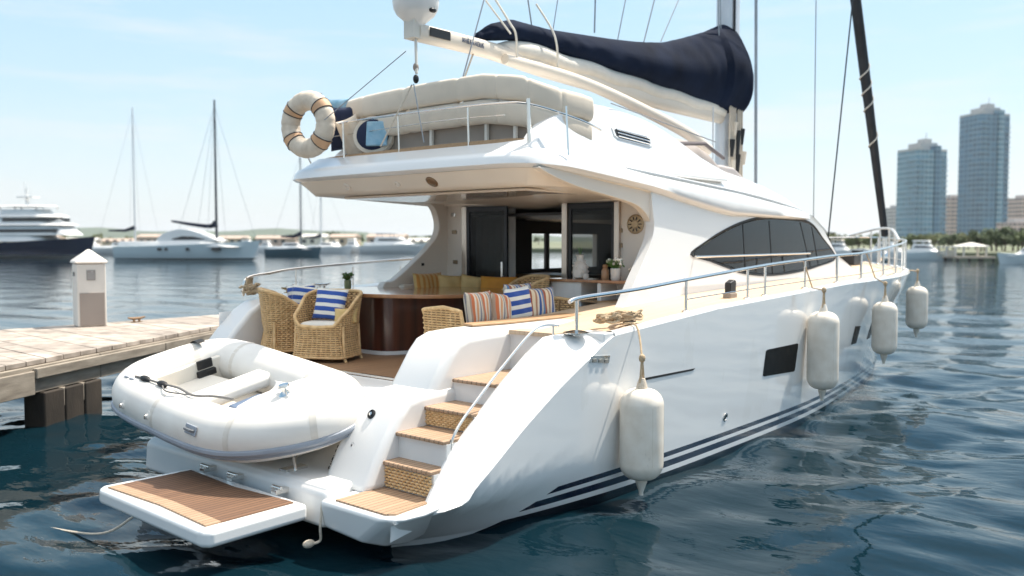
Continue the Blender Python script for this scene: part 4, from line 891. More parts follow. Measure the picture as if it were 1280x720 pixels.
# ------------------------------------------------------------------ fenders hanging along the starboard side
def fender(x, ztop_, zbot, rad, label, rope_to):
    hgt = ztop_ - zbot; zc = (ztop_ + zbot) / 2; y = hull_pt(x, zc).y
    for _ in range(3):
        y = min(hull_pt(x + dx, z).y for dx in (-.1, 0, .1) for z in np.linspace(zbot, ztop_, 6)) - rad - .006
    t = thing('boat_fender', label, 'fender', (x, y, zbot), 'fenders hung along the yacht side')
    cap = rad * .75; pr_ = []
    for k in np.linspace(-90, 90, 30):
        s_, c_ = math.sin(R(k)), math.cos(R(k)); pr_.append((rad * abs(c_) ** .62 + .0, (zbot + cap if s_ < 0 else ztop_ - cap) + cap * math.copysign(abs(s_) ** 1.15, s_)))
    q = MB(); q.lathe(pr_, 26, (x, y, 0)); b_ = obj('body', q, VINYL, t, auto=180)
    q = MB(); q.lathe([(.045, zbot + .015), (.06, zbot - .02), (.04, zbot - .08), (.022, zbot - .13), (.022, zbot - .16)], 12, (x, y, 0))
    obj('lower_eye', q, VINYL, t)
    q = MB(); q.lathe([(.06, ztop_ - .015), (.05, ztop_ + .04), (.03, ztop_ + .10)], 12, (x, y, 0)); obj('upper_eye', q, VINYL if x > 3.5 else ROPEW, t)
    q = MB(); q.tube([(x + rad * .985 * math.cos(R(a)), y + rad * .985 * math.sin(R(a)), z) for a in (-118,) for z in np.linspace(zbot + cap, ztop_ - cap, 8)], .006, 5); q.tube([(x + rad * .985 * math.cos(R(-60)), y + rad * .985 * math.sin(R(-60)), z) for z in np.linspace(zbot + cap, ztop_ - cap, 8)], .005, 5); obj('moulding_seam', q, VINYL, b_)
    q = MB(); kz = ztop_ + .10; tp_ = Vector(rope_to); kn = Vector((x, y, kz + .20))
    edge = hull_pt(tp_.x, interp(tp_.x, ZS)); edge = Vector((edge.x, edge.y - .012, edge.z + .05))
    for s_ in (-.035, .035): q.tube([(x + s_, y, kz - .06), kn], .013, 6)
    q.tube(spline([kn, edge, tp_], 5) if tp_.z < edge.z + .2 else [kn, edge, tp_], .011, 6); q.ball(kn, (.035, .035, .045), 8, 6); obj('hanging_rope', q, ROPE, t)
    return t
fender(2.98, 1.14, .22, .22, 'big scuffed cream fender at the stern quarter, below the coiled rope', (3.2, -1.90, 1.74))
fender(7.75, 1.62, .52, .215, 'tall cream fender covering the aft end of hull beside the long hull window', (7.84, -1.97, 2.33))
fender(10.7, 1.60, .72, .20, 'cream fender between the small square hull windows', (10.6, -1.92, 2.42))
fender(13.9, 1.72, .88, .20, 'farthest cream fender hanging near the bow pulpit', (14.4, -1.5, 1.99))

# ------------------------------------------------------------------ rope on deck
q = MB()
def coil(cx_, cy_, cz_, r0, turns, rr, seed, squash=.6):
    r_ = random.Random(seed); P = []
    for k in range(turns * 14):
        a = k / 14 * 2 * math.pi; P.append((cx_ + (r0 + r_.uniform(-.05, .05)) * math.cos(a), cy_ + r0 * squash * math.sin(a) + r_.uniform(-.03, .03), cz_ + .02 + .02 * k / 14 + r_.uniform(0, .035)))
    return spline(P, 2)
q.tube(coil(3.42, -1.86, 1.745, .17, 4, .019, 1, .75), .016, 6); q.tube(coil(3.10, -1.83, 1.735, .12, 4, .019, 2, .9), .016, 6); q.tube(spline([(3.22, -1.80, 1.75), (3.3, -1.93, 1.79), (3.45, -1.98, 1.80), (3.6, -1.9, 1.80), (3.55, -1.75, 1.84), (3.3, -1.82, 1.86)], 6), .02, 6)
tag(obj('coiled_rope', q, ROPE), 'coiled sand-coloured rope around the aft deck cleat', 'rope')
q = MB(); q.tube(coil(2.56, 3.85, 1.84, .10, 6, .014, 3), .016, 6)
for k in range(6): q.tube(spline([(2.50 + k * .02, 3.84, 1.85), (2.47 + k * .03, 3.80 + .02 * k, 2.0), (2.5 + k * .02, 3.85, 2.10)], 5), .012, 5)
tag(obj('coiled_rope', q, ROPE), 'rope bundle hanging from the aft end of the port rail', 'rope')

# ------------------------------------------------------------------ cockpit furniture
def weave(surf, nu, nv, rr=.0105, amp=.008, closed=False, per=1):
    """woven strands: nv rows along u, each dodging in and out of the stakes"""
    q = MB()
    for j in range(nv):
        v = (j + .5) / nv; P = []
        for i in range(nu + (0 if closed else 1)):
            u = i / nu; p, n, keep = surf(u, v)
            if not keep:
                if len(P) > 2: q.tube(P, rr, 5)
                P = []; continue
            P.append(p + n * (amp * (1 if (i + j) % 2 else -1)))
        if len(P) > 2: q.tube(P + ([P[0]] if closed and len(P) == nu else []), rr, 5)
    return q
def shell(outline, prof, hfun, name, parent, nu=72, nrow=30, top=True, z0=0.0):
    """wicker tub: outline (closed list of 2D), prof(z) -> scale, hfun(u) -> height of the rim"""
    O = spline([(a, b, 0) for a, b in outline], 10, True); L = [0]
    for a, b in zip(O, O[1:] + O[:1]): L.append(L[-1] + (b - a).length)
    def pt(u, z):
        s_ = (u % 1) * L[-1]; i = int(np.searchsorted(L, s_, 'right') - 1); i = min(i, len(O) - 1); t = (s_ - L[i]) / max(1e-6, L[i + 1] - L[i])
        a, b = O[i], O[(i + 1) % len(O)]; p = a.lerp(b, t); d_ = (b - a).normalized(); n = Vector((d_.y, -d_.x, 0)); n = n if n.dot(p) > 0 else -n
        k = prof(z); return Vector((p.x * k, p.y * k, z)), n
    zmax = max(hfun(i / 50) for i in range(50))
    def surf(u, v):
        z = z0 + v * (zmax - z0); p, n = pt(u, z); return p, n, z <= hfun(u)
    w = obj(name, weave(surf, nu, nrow, .0112, .0085, True), WICK, parent, weld=False)
    c = MB(); rows = []
    us = [i / nu for i in range(nu + 1)]
    rows = [[pt(u, z0 + (hfun(u) - z0) * k)[0] - pt(u, 0)[1] * .004 for u in us] for k in np.linspace(0, 1, 9)]
    c.loft(rows); obj('wicker_core', c, WICKD, w)
    r_ = MB(); r_.tube([pt(u, hfun(u))[0] + Vector((0, 0, .006)) for u in us[:-1]], .022, 8, True); r_.tube([pt(u, z0 + .012)[0] for u in us[:-1]], .017, 7, True)
    obj('braided_rim', r_, WICK, w)
    # stakes
    s_ = MB()
    for i in range(0, nu, 2):
        u = i / nu; s_.tube([pt(u, z0 + (hfun(u) - z0) * k)[0] for k in np.linspace(0, 1, 7)], .007, 5)
    obj('stake', s_, WICK, w)['kind'] = 'stuff'
    return pt
def wicker_chair(label):
    t = thing('wicker_armchair', label, 'armchair', (0, 0, 0), 'wicker armchairs in the cockpit')
    ol = [(.30, .0), (.30, .22), (.24, .31), (0, .33), (-.22, .32), (-.31, .22), (-.32, 0), (-.31, -.22), (-.22, -.32), (0, -.33), (.24, -.31), (.30, -.22)]
    prof = lambda z: float(np.interp(z, [0, .08, .30, .42, .60, .84], [1.12, 1.08, .93, 1.0, 1.04, 1.13]))
    def hf(u):          # u = 0 front (+x); the back is at u = .5
        d = abs((u % 1) - .5); return float(np.interp(d, [0, .12, .2, .29, .36, .40, .5], [.86, .85, .79, .64, .56, .445, .43]))
    pt = shell(ol, prof, hf, 'woven_tub', t, z0=.05)
    q = MB()
    for a in (.16, .34, .66, .84):
        p, n = pt(a, .05); q = MB(); q.tube([p + Vector((0, 0, .4)) - n * .03, p - n * .012 + Vector((0, 0, 0)), p + n * .012 + Vector((0, 0, -.05))], .02, 8); obj('leg', q, WICK, t)
    q = MB(); rows = []
    for z, k in ((.36, .80), (.44, .86), (.475, .84), (.49, .74), (.493, .01)): rows.append([Vector((p.x * k + .01, p.y * k, z)) for p in spline([(a, b, 0) for a, b in ol], 4, True)])
    q.loft(rows, True); obj('seat_cushion', q, CUSH2, t, auto=70)
    return t
def pillow(name, label, m, w, h_, th, loc, rot, group='cushions in the cockpit'):
    q = MB(); n = 18; rows = []
    for sgn in (1, -1):
        rows = []
        for i in range(n + 1):
            row = []
            for j in range(n + 1):
                u, v = i / n * 2 - 1, j / n * 2 - 1; e = max(0, (1 - u ** 4) * (1 - v ** 4)) ** .55; pin = 1 - .07 * (1 - u * u) - 0; pin2 = 1 - .07 * (1 - v * v)
                row.append(Vector((u * w / 2 * pin2 * (1), sgn * th / 2 * e + .006 * math.sin(7 * u + 3 * v) * e, v * h_ / 2 * pin)))
            rows.append(row)
        q.loft(rows)
    o = obj(name, q, m, None, auto=180); o.location = loc; o.rotation_euler = [R(a) for a in rot]
    return tag(o, label, 'cushion', group)
FZ = 1.10
c1 = wicker_chair('wicker armchair turned with its back to the port bulwark'); place(c1, (2.62, 3.05, FZ), R(-28), 1.0)
c2 = copy_tree(c1); c2['label'] = 'wicker armchair with its front corner to the stern, nearest the dinghy'; place(c2, (2.50, 2.06, FZ), R(206), 1.0)
c3 = copy_tree(c1); c3['label'] = 'half hidden wicker armchair between the table and the saloon door'; place(c3, (4.75, .80, FZ + .12), R(150), 1.05)
pillow('striped_cushion', 'blue and white striped cushion upright on the nearer wicker armchair', BLUEW, .44, .42, .15, (2.60, 2.12, 1.80), (-16, 4, -62))
pillow('striped_cushion', 'blue and white striped cushion in the armchair by the bulwark', BLUEW, .44, .42, .15, (2.74, 2.80, 1.80), (-12, 8, -40))
pillow('navy_cushion', 'navy cushion with stripes behind the striped one in the far armchair', BLUEW, .40, .40, .13, (2.80, 3.0, 1.82), (-14, -6, -50))
pillow('straw_cushion', 'small straw-coloured cushion lying at the side of the nearer armchair', YELL2, .30, .20, .10, (2.64, 1.86, 1.66), (-20, 0, -50))

# sofa behind the stair coaming: woven end arm and back showing
t = thing('wicker_sofa', 'long wicker sofa behind the stair coaming with a row of striped cushions', 'sofa', (3.35, -.20, FZ))
_a, _b = 1.0, .33
ol = [(_a, 0), (_a, _b * .7), (_a * .9, _b), (0, _b), (-_a * .9, _b), (-_a, _b * .7), (-_a, 0), (-_a, -_b * .7), (-_a * .9, -_b), (0, -_b), (_a * .9, -_b), (_a, -_b * .7)]
def hf2(u):      # the back runs along the starboard side (y < 0), arms at both ends, open to port
    if .55 <= u <= .95: return .60
    return float(np.interp(min(abs(u - 0), abs(u - 1), abs(u - .5)), [0, .06, .09], [.78, .74, .44]))
n0 = len(COL.objects)
tt = thing('tmp', None, None)
sofa_pt = shell(ol, lambda z: float(np.interp(z, [0, .3, .8], [1.02, 1.0, 1.04])), hf2, 'woven_frame', tt, nu=150, nrow=26, z0=.05)
for ch in list(tt.children): ch.parent = t
bpy.data.objects.remove(tt)
q = MB(); q.box(2.42, 4.28, -.46, .10, FZ + .36, FZ + .52); obj('seat_pad', q, CUSH2, t, bevel=.05)
pillow('striped_cushion', 'rust and cream striped cushion by the sofa arm', MULTI, .46, .40, .15, (2.82, -.26, 1.84), (-8, 0, 2))
pillow('striped_cushion', 'grey and rust striped cushion leaning second along the sofa', MULTI, .40, .38, .15, (3.14, -.32, 1.82), (-8, 6, 8))
pillow('striped_cushion', 'blue and white striped cushion in the middle of the sofa row', BLUEW, .42, .42, .15, (3.42, -.34, 1.86), (-6, -5, -4))
pillow('striped_cushion', 'brown, cream and navy striped cushion at the far end of the sofa', MULTI2, .52, .40, .16, (3.80, -.36, 1.85), (-6, 0, -3))
pillow('striped_cushion', 'blue edged striped cushion behind the sofa row', MULTI2, .6, .40, .13, (3.62, -.18, 1.90), (-6, 0, 6))

# dark table with rounded corner
t = thing('cockpit_table', 'dark mahogany cockpit table with a glossy rounded wooden top', 'table', (3.9, 2.0, FZ))
def rpoly(pts, n=7): return [(p.x, p.y) for p in spline([(a, b, 0) for a, b in pts], n, True)]
TP = rpoly([(2.95, 2.2), (2.93, 2.75), (3.05, 3.15), (3.3, 3.3), (4.2, 3.2), (4.9, 2.6), (5.15, 1.9), (5.15, 1.2), (4.95, .78), (4.5, .60), (3.9, .74), (3.45, .92), (3.15, 1.3), (3.0, 1.7)])
q = MB(); q.prism(TP, 'xy', 1.875, 1.925); obj('table_top', q, WALNUT, t, bevel=.012)
TB = [(3.9 + (a - 3.95) * .80, 1.9 + (b - 1.9) * .80) for a, b in TP]
TB = [(3.22, 2.95), (3.22, 2.0), (3.24, 1.88), (3.29, 1.80), (3.37, 1.74), (4.7, 1.08), (4.9, 1.2), (4.95, 1.7), (4.7, 2.5), (3.5, 3.0)]
q = MB(); q.prism(TB, 'xy', FZ + .05, 1.874); obj('table_base', q, MAHOG, t, auto=50)
q = MB(); q.prism([(4.05 + (a - 4.05) * 1.02, 1.9 + (b - 1.9) * 1.02) for a, b in TB], 'xy', FZ + .001, FZ + .05); obj('plinth', q, GEL2, t)
# pot plant on the table
def plant(name, label, x, y, z, pot_prof, pot_m, leaf_m, n, spread, hgt, lsz, seed, cat='plant', flowers=None):
    r_ = random.Random(seed); t = thing(name, label, cat, (x, y, z))
    q = MB(); q.lathe(pot_prof, 18, (x, y, z)); obj('pot', q, pot_m, t)
    top = z + max(p[1] for p in pot_prof); q = MB(); s_ = MB(); fl = MB()
    for i in range(n):
        a = r_.uniform(0, 6.28); d_ = spread * r_.random() ** .5; e = Vector((x + d_ * math.cos(a), y + d_ * math.sin(a), top + hgt * r_.uniform(.25, 1)))
        s_.tube([(x + .3 * d_ * math.cos(a) * .3, y, top - .02), e], .0025, 4)
        M = Matrix.Translation(e) @ Euler((r_.uniform(-1, 1), r_.uniform(-1, 1), r_.uniform(0, 6.28))).to_matrix().to_4x4()
        sz = lsz * r_.uniform(.6, 1.2)
        q.add([M @ Vector(p) * 1 for p in ((-sz, 0, 0), (-.3 * sz, .45 * sz, .1 * sz), (sz, 0, 0), (-.3 * sz, -.45 * sz, .1 * sz))], [(0, 1, 2), (0, 2, 3)])
        if flowers and r_.random() < .45: fl.ball(e + Vector((0, 0, .012)), lsz * .55, 7, 5)
    obj('foliage', q, leaf_m, t, auto=180); obj('stem', s_, leaf_m, t)
    if flowers: obj('blossom', fl, flowers, t)
    return t
plant('table_plant', 'small leafy plant in a glass jar on the cockpit table', 3.62, 3.02, 1.925, [(.045, 0), (.05, .02), (.05, .12), (.042, .125)], mat('glass_jar', (.22, .25, .12), .2, var=.2), LEAF, 60, .075, .10, .035, 2)
# settee along the port side with mustard cushions
t = thing('corner_settee', 'cream built-up settee in the corner behind the table', 'settee', (4.9, 2.6, FZ))
q = MB(); q.box(4.35, 5.44, 2.05, 2.84, FZ + .002, FZ + .42); obj('base', q, CREAMW, t, bevel=.03)
q = MB(); q.box(4.35, 5.44, 2.02, 2.70, FZ + .42, FZ + .55); obj('seat_pad', q, CUSH, t, bevel=.05)
q = MB(); q.box(4.40, 5.40, 2.70, 2.84, FZ + .55, FZ + .86); obj('back_pad', q, CUSH, t, bevel=.05)
pillow('amber_cushion', 'amber striped cushion at the port end of the settee', AMBST, .62, .42, .16, (4.75, 2.52, 1.93), (-10, 0, 2))
pillow('straw_cushion', 'pale straw cushion beside the amber striped one', YELL2, .46, .40, .15, (5.1, 2.40, 1.90), (-12, 4, -15))
pillow('straw_cushion', 'second straw cushion leaning next to the door edge', YELL2, .40, .38, .15, (5.30, 2.15, 1.90), (-12, 8, -60))
pillow('mustard_cushion', 'plain mustard cushion behind the wicker armchair near the door', YELL, .62, .36, .18, (5.20, 1.55, 1.92), (-16, 0, -78))
# bar cabinet
t = thing('bar_cabinet', 'white wet bar cabinet with wooden top beside the saloon door', 'cabinet', (5.2, -.2, FZ))
q = MB(); q.box(5.0, 5.42, -.10, .40, FZ, 2.06); q.box(5.0, 5.42, -.42, -.36, FZ, 2.06); q.box(5.0, 5.42, -.86, -.80, FZ, 2.06); q.box(5.38, 5.42, -.80, -.10, FZ, 2.06); obj('carcass', q, GEL2, t, bevel=.006)
q = MB(); q.box(4.99, 5.38, -.80, -.10, FZ + .40, FZ + .43); q.box(4.99, 5.38, -.80, -.10, FZ + .002, FZ + .04); q.box(4.99, 5.38, -.80, -.10, FZ + .70, FZ + .73); obj('shelf', q, TEAKE, t)
q = MB()
for k in range(5): q.box(4.994, 4.999, -.08 + k * .094, .0 + k * .094, FZ + .04, 2.03)
obj('door_panel', q, GEL2, t, bevel=.003)
q = MB(); q.box(4.95, 5.44, -.90, .44, 2.062, 2.10); obj('worktop', q, WALNUT, t, bevel=.008)
q = MB(); q.box(5.2, 5.37, -.78, -.12, FZ + .04, FZ + .38); q.box(5.22, 5.37, -.76, -.45, FZ + .44, FZ + .68); obj('stored_box', q, mat('dark_brown_box', (.06, .035, .02), .6), t)  # plain dark brown boxes at the back of the open shelves
def jar(name, label, x, y, prof, m, cat='vase'):
    q = MB(); q.lathe(prof, 20, (x, y, 2.10)); return tag(obj(name, q, m), label, cat, 'vases and jars on the bar cabinet')
t = thing('textured_vase', 'knobbly cream vase with a twig, tallest thing on the bar', 'vase', (5.15, .02, 2.10), 'vases and jars on the bar cabinet')
q = MB(); q.lathe([(.06, 0), (.10, .02), (.105, .10), (.095, .17), (.06, .23), (.045, .27), (.055, .32), (.04, .325)], 22, (5.15, .02, 2.10)); obj('vessel', q, CERAM, t)
q = MB(); r_ = random.Random(3)
for k in range(34): a, z = r_.uniform(0, 6.28), r_.uniform(.08, .24); rr = interp(z, [(0, .1), (.1, .105), (.17, .095), (.24, .055)]); q.ball((5.15 + rr * math.cos(a), .02 + rr * math.sin(a), 2.10 + z), .016, 6, 5)
obj('beading', q, CERAM, t)
q = MB(); [q.tube([(5.15, .02, 2.4), (5.15 + dx, .02 + dy, 2.52)], .004, 4) for dx, dy in ((.02, .05), (-.02, -.04), (.0, .01))]; obj('twig', q, LEAF, t)
jar('cream_cup', 'small cream cup beside the tallest vase', 5.08, -.12, [(.03, 0), (.04, .02), (.042, .07), (.035, .07), (.03, .02), (.001, .015)], CERAM, 'cup')
jar('amber_jar', 'brown stoppered jar next to the white flowers', 5.10, -.42, [(.045, 0), (.052, .03), (.052, .12), (.035, .15), (.03, .16), (.04, .175), (.03, .20), (.001, .205)], BOTT, 'jar')
plant('flower_pot', 'white pot of white flowers on the bar cabinet', 5.10, -.58, 2.10, [(.05, 0), (.062, .02), (.066, .15), (.055, .155)], CERAM, LEAF, 70, .11, .12, .035, 5, 'plant', CUSH2)
plant('flower_pot', 'dried blossoms in a low dish at the far end of the bar', 5.22, -.80, 2.10, [(.05, 0), (.06, .02), (.06, .06), (.05, .065)], CERAM, mat('dry_leaf', (.30, .26, .16), .7), 40, .08, .09, .03, 6, 'plant', CUSH)

# ------------------------------------------------------------------ flybridge: life ring and cushions
t = thing('life_ring', 'padded cream life ring with orange bands on the aft flybridge rail', 'life ring', (3.02, 3.18, 3.75))
ca = Vector((2.98, 3.05, 4.20)); nx = Vector((-1, -.16, 0)).normalized(); uu = Vector((-nx.y, nx.x, 0)); zz = Vector((0, 0, 1))
q = MB(); rows = []
for k in range(97):
    a = 2 * math.pi * k / 96; c_ = ca + (uu * math.cos(a) + zz * math.sin(a)) * .325; rr = .128 - .010 * max(0, math.cos(12 * a)) ** 8 - .004 * max(0, math.cos(12 * a + 3.14)) ** 6; ra = uu * math.cos(a) + zz * math.sin(a)
    rows.append([c_ + ra * rr * 1.05 * math.cos(b) + nx * rr * math.sin(b) for b in np.linspace(0, 2 * math.pi, 22, endpoint=False)])
q.loft(rows, True); obj('ring', q, CANVW, t, auto=180)
for a0 in (R(38), R(142), R(218), R(318)):
    q = MB(); rows = []; e_ = []
    for s_ in np.linspace(-.15, .15, 7):
        a = a0 + s_; c_ = ca + (uu * math.cos(a) + zz * math.sin(a)) * .325; ra = uu * math.cos(a) + zz * math.sin(a)
        rows.append([c_ + ra * .138 * math.cos(b) + nx * .132 * math.sin(b) for b in np.linspace(0, 2 * math.pi, 24, endpoint=False)])
    q.loft(rows, True); bd = obj('band', q, ORANGE, t)
    q = MB(); q.tube(rows[0], .007, 5, True); q.tube(rows[-1], .007, 5, True); obj('band_piping', q, DARKM, bd)
q = MB(); q.tube([ca + zz * .46 - nx * .1, ca + zz * .46 - nx * .28, ], .012, 6); q.tube([ca - zz * .45, ca - zz * .52 - nx * .05], .012, 6); obj('ring_hook', q, STEEL, t)
def round_cushion(label, loc, rz, rad, th, m_rim, m_face, m_in=None):
    t = thing('round_cushion', label, 'cushion', loc, 'cushions at the port end of the flybridge')
    M = Matrix.Translation(loc) @ Matrix.Rotation(rz, 4, 'Z') @ Matrix.Rotation(R(82), 4, 'X') @ Matrix.Diagonal((1, .9, 1, 1))
    def L_(pf): q = MB(); q.lathe(pf, 28, (0, 0, 0), M); return q
    obj('rim', L_([(rad * .7, -th / 2), (rad * .95, -th / 2), (rad, 0), (rad * .95, th / 2), (rad * .8, th / 2 + .01)]), m_rim, t)
    obj('face', L_([(rad * .82, th / 2), (rad * .7, th / 2 + .03), (rad * .3, th / 2 + .05), (.001, th / 2 + .055)]), m_face, t)
    if m_in:
        q = MB(); q.box(-rad * .25, rad * .75, -rad * .62, rad * .62, th / 2 + .03, th / 2 + .075, M); obj('blue_cover', q, m_in, t, bevel=.03, seg=4)
    return t
round_cushion('cream rimmed navy cushion with pale blue cover behind the flybridge rail', (3.42, 2.18, 4.02), R(-62), .30, .12, CUSH, NAVYC, LBLUE)
pillow('navy_cushion', 'navy cushion standing behind the life ring', NAVYC, .50, .62, .18, (3.48, 2.88, 4.18), (8, 0, -70), 'cushions at the port end of the flybridge')
pillow('pale_blue_cushion', 'pale blue and navy cushion tucked over the life ring', LBLUE, .34, .30, .14, (3.50, 3.02, 4.46), (10, 0, -70), 'cushions at the port end of the flybridge')
pillow('cream_cushion', 'cream cushion leaning between the life ring and the round cushion', CUSH, .34, .58, .14, (3.40, 2.62, 4.02), (8, -18, -66), 'cushions at the port end of the flybridge')

# ------------------------------------------------------------------ timber dock
A0, A1 = Vector((-7.5, 1.05, 0)), Vector((8.3, 10.3, 0))            # near edge
B0, B1 = Vector((-7.5, 10.5, 0)), Vector((8.6, 10.45, 0))           # far edge
t = thing('timber_dock', 'weathered timber dock on dark piles behind the yacht', 'dock', (1.5, 8.0, 0))
W1 = mat('weathered_plank', (.46, .395, .34), .85, c2=(.22, .185, .155), vs=4.5, stretch=(1, 1, 1), bump=.3, bs=40)
_n = W1.node_tree.nodes; _l = W1.node_tree.links; _p = _n['Principled BSDF']; _s = _p.inputs['Base Color'].links[0].from_socket
_u = (A1 - A0).normalized(); _t = _n.new('ShaderNodeTexCoord'); _d = _n.new('ShaderNodeVectorMath'); _d.operation = 'DOT_PRODUCT'; _d.inputs[1].default_value = _u
_o = _n.new('ShaderNodeVectorMath'); _o.operation = 'ADD'; _o.inputs[1].default_value = Vector((1.5, 8, 0)) - A0; _l.new(_t.outputs['Object'], _o.inputs[0]); _l.new(_o.outputs[0], _d.inputs[0])
_w = _n.new('ShaderNodeTexWhiteNoise'); _w.noise_dimensions = '1D'; _l.new(math_node(_n, _l, 'FLOOR', math_node(_n, _l, 'DIVIDE', _d.outputs['Value'], (A1 - A0).length / int((A1 - A0).length / .37))), _w.inputs['W'])
_h = _n.new('ShaderNodeHueSaturation'); _l.new(_s, _h.inputs['Color']); _l.new(math_node(_n, _l, 'MULTIPLY_ADD', _w.outputs['Value'], .5, .72), _h.inputs['Value']); _l.new(_h.outputs[0], _p.inputs['Base Color'])
W2 = mat('weathered_timber', (.33, .285, .23), .85, c2=(.17, .14, .11), vs=2.2, stretch=(1, 1, 5), bump=.5, bs=30)
W3 = mat('wet_pile_timber', (.05, .038, .028), .8, c2=(.02, .016, .012), vs=3, stretch=(1, 1, .4), bump=.5, bs=30)
q = MB(); ne = (A1 - A0); Ln = ne.length; npl = int(Ln / .37); r_ = random.Random(8)
for k in range(npl):
    f0, f1 = k / npl, (k + .965) / npl; dz = r_.uniform(-.004, .004); ex = r_.uniform(-.012, .012)
    a, b = A0.lerp(A1, f0), A0.lerp(A1, f1); c, d = B0.lerp(B1, f1), B0.lerp(B1, f0); nd = (a - d).normalized() * ex
    v = [p + Vector((0, 0, z)) + (nd if i < 2 else Vector((0, 0, 0))) for z in (.93, 1.0 + dz) for i, p in enumerate((a, b, c, d))]
    q.add(v, [(0, 3, 2, 1), (4, 5, 6, 7), (0, 1, 5, 4), (1, 2, 6, 5), (2, 3, 7, 6), (3, 0, 4, 7)])
obj('deck_planks', q, W1, t, bevel=.008, seg=2)
u = ne.normalized(); nrm_ = Vector((u.y, -u.x, 0))
def beam(a, b, off, th, z0, z1, m, name):
    q = MB(); d0 = Vector(a) + nrm_ * off; d1 = Vector(b) + nrm_ * off; n = max(1, int((d1 - d0).length / 2.6))
    for k in range(n):
        p, s_ = d0.lerp(d1, k / n), d0.lerp(d1, (k + .994) / n)
        v = [w + nrm_ * o_ + Vector((0, 0, z)) for z in (z0, z1) for w, o_ in ((p, 0), (s_, 0), (s_, th), (p, th))]
        q.add(v, [(0, 3, 2, 1), (4, 5, 6, 7), (0, 1, 5, 4), (1, 2, 6, 5), (2, 3, 7, 6), (3, 0, 4, 7)])
    return obj(name, q, m, t, bevel=.012, seg=2)
beam(A0, A1, -.10, .16, .56, .925, W2, 'fascia_beam')
beam(A0 + u * 9.0, A1, .066, .07, .76, .90, W2, 'rub_rail')
beam(A0, A0 + u * 9.0, .066, .05, .55, .87, W2, 'end_fascia')
def pile_group(c):
    for k in range(3):
        p = c + u * (-.40 + k * .42) - nrm_ * .12; q = MB(); q.box(-.20, .20, -.17, .17, -1.2, .56, Matrix.Translation(p) @ Matrix.Rotation(math.atan2(u.y, u.x) + .03 * (k - 1), 4, 'Z')); obj('pile', q, W3, t, bevel=.03)
    q = MB(); q.box(-.56, .56, -.06, .06, .30, .56, Matrix.Translation(c - nrm_ * .03) @ Matrix.Rotation(math.atan2(u.y, u.x), 4, 'Z')); obj('pile_cap', q, W2, t, bevel=.015)
pile_group(Vector((.95, 5.90, 0))); pile_group(Vector((6.2, 9.0, 0))); pile_group(Vector((-4.6, 2.7, 0)))
for x in (-3.5, 2.5, 7.5): q = MB(); q.box(x - .18, x + .18, 10.0, 10.3, -1.2, .93); obj('pile', q, W3, t, bevel=.03)
cl_ = cleat('dock_cleat', 4.02, 10.05, 1.0, .1, 1.3, mat('rusty_cleat', (.30, .19, .11), .7, .3, var=.3)); tag(cl_, 'small rusty mooring cleat on the dock edge', 'cleat')
# power pedestal
t = thing('power_pedestal', 'white power pedestal with a pyramid cap standing on the dock', 'pedestal', (3.10, 10.04, 1.0))
PM = Matrix.Translation((3.10, 10.04, 1.0)) @ Matrix.Rotation(R(-14), 4, 'Z') @ Matrix.Diagonal((1.2, 1.2, .97, 1))
PW = mat('pedestal_white', (.76, .70, .63), .45, var=.06, vs=2); PG = mat('pedestal_taupe', (.36, .30, .26), .5, var=.05)
q = MB(); q.box(-.21, .21, -.21, .21, 0, 1.22, PM); obj('post', q, PW, t, bevel=.025)
q = MB(); rows = [[PM @ Vector((sx_ * k, sy_ * k, z)) for sx_, sy_ in ((-1, -1), (1, -1), (1, 1), (-1, 1))] for k, z in ((.215, 1.225), (.235, 1.23), (.235, 1.27), (.02, 1.50))]; q.loft(rows, True, True, True); obj('cap', q, PW, t, bevel=.02, auto=30)
q = MB(); q.box(-.18, .18, -.222, -.211, .02, .66, PM); obj('lower_panel', q, PG, t, bevel=.006)
q = MB(); q.box(-.075, .055, -.220, -.211, .90, 1.10, PM); o_ = obj('meter_window', q, mat('meter_grey', (.32, .29, .27), .3), t, bevel=.006)
q = MB(); [q.box(-.06, .04, -.2225, -.2205, z, z + .012, PM) for z in (.94, .98, 1.02)]; q.box(-.01, .02, -.2225, -.2205, 1.05, 1.085, PM); obj('meter_marks', q, mat('pale_grey', (.5, .47, .45), .5), o_)
q = MB(); q.box(-.222, -.211, -.03, .07, .98, 1.06, PM); obj('side_socket', q, DARKM, t, bevel=.008)
# floating mooring line
q = MB(); q.tube(spline([(-.95, .3, .25), (-1.05, .75, .03), (-1.35, 1.6, .01), (-1.9, 2.4, .015), (-2.8, 3.0, .0), (-4.2, 3.4, .01), (-6, 3.7, 0)], 10), .011, 6); tag(obj('floating_line', q, ROPEW), 'pale line trailing from the swim platform across the water', 'rope')
q = MB(); q.tube(spline([(.03, -1.02, .40), (.0, -1.03, .2), (.02, -1.0, .08), (-.05, -.97, .06)], 6), .012, 6); q.ball((-.06, -.95, .06), (.06, .04, .035), 10, 6); tag(obj('fender_line', q, ROPEW), 'short rope end with a knot hanging under the bathing steps', 'rope')

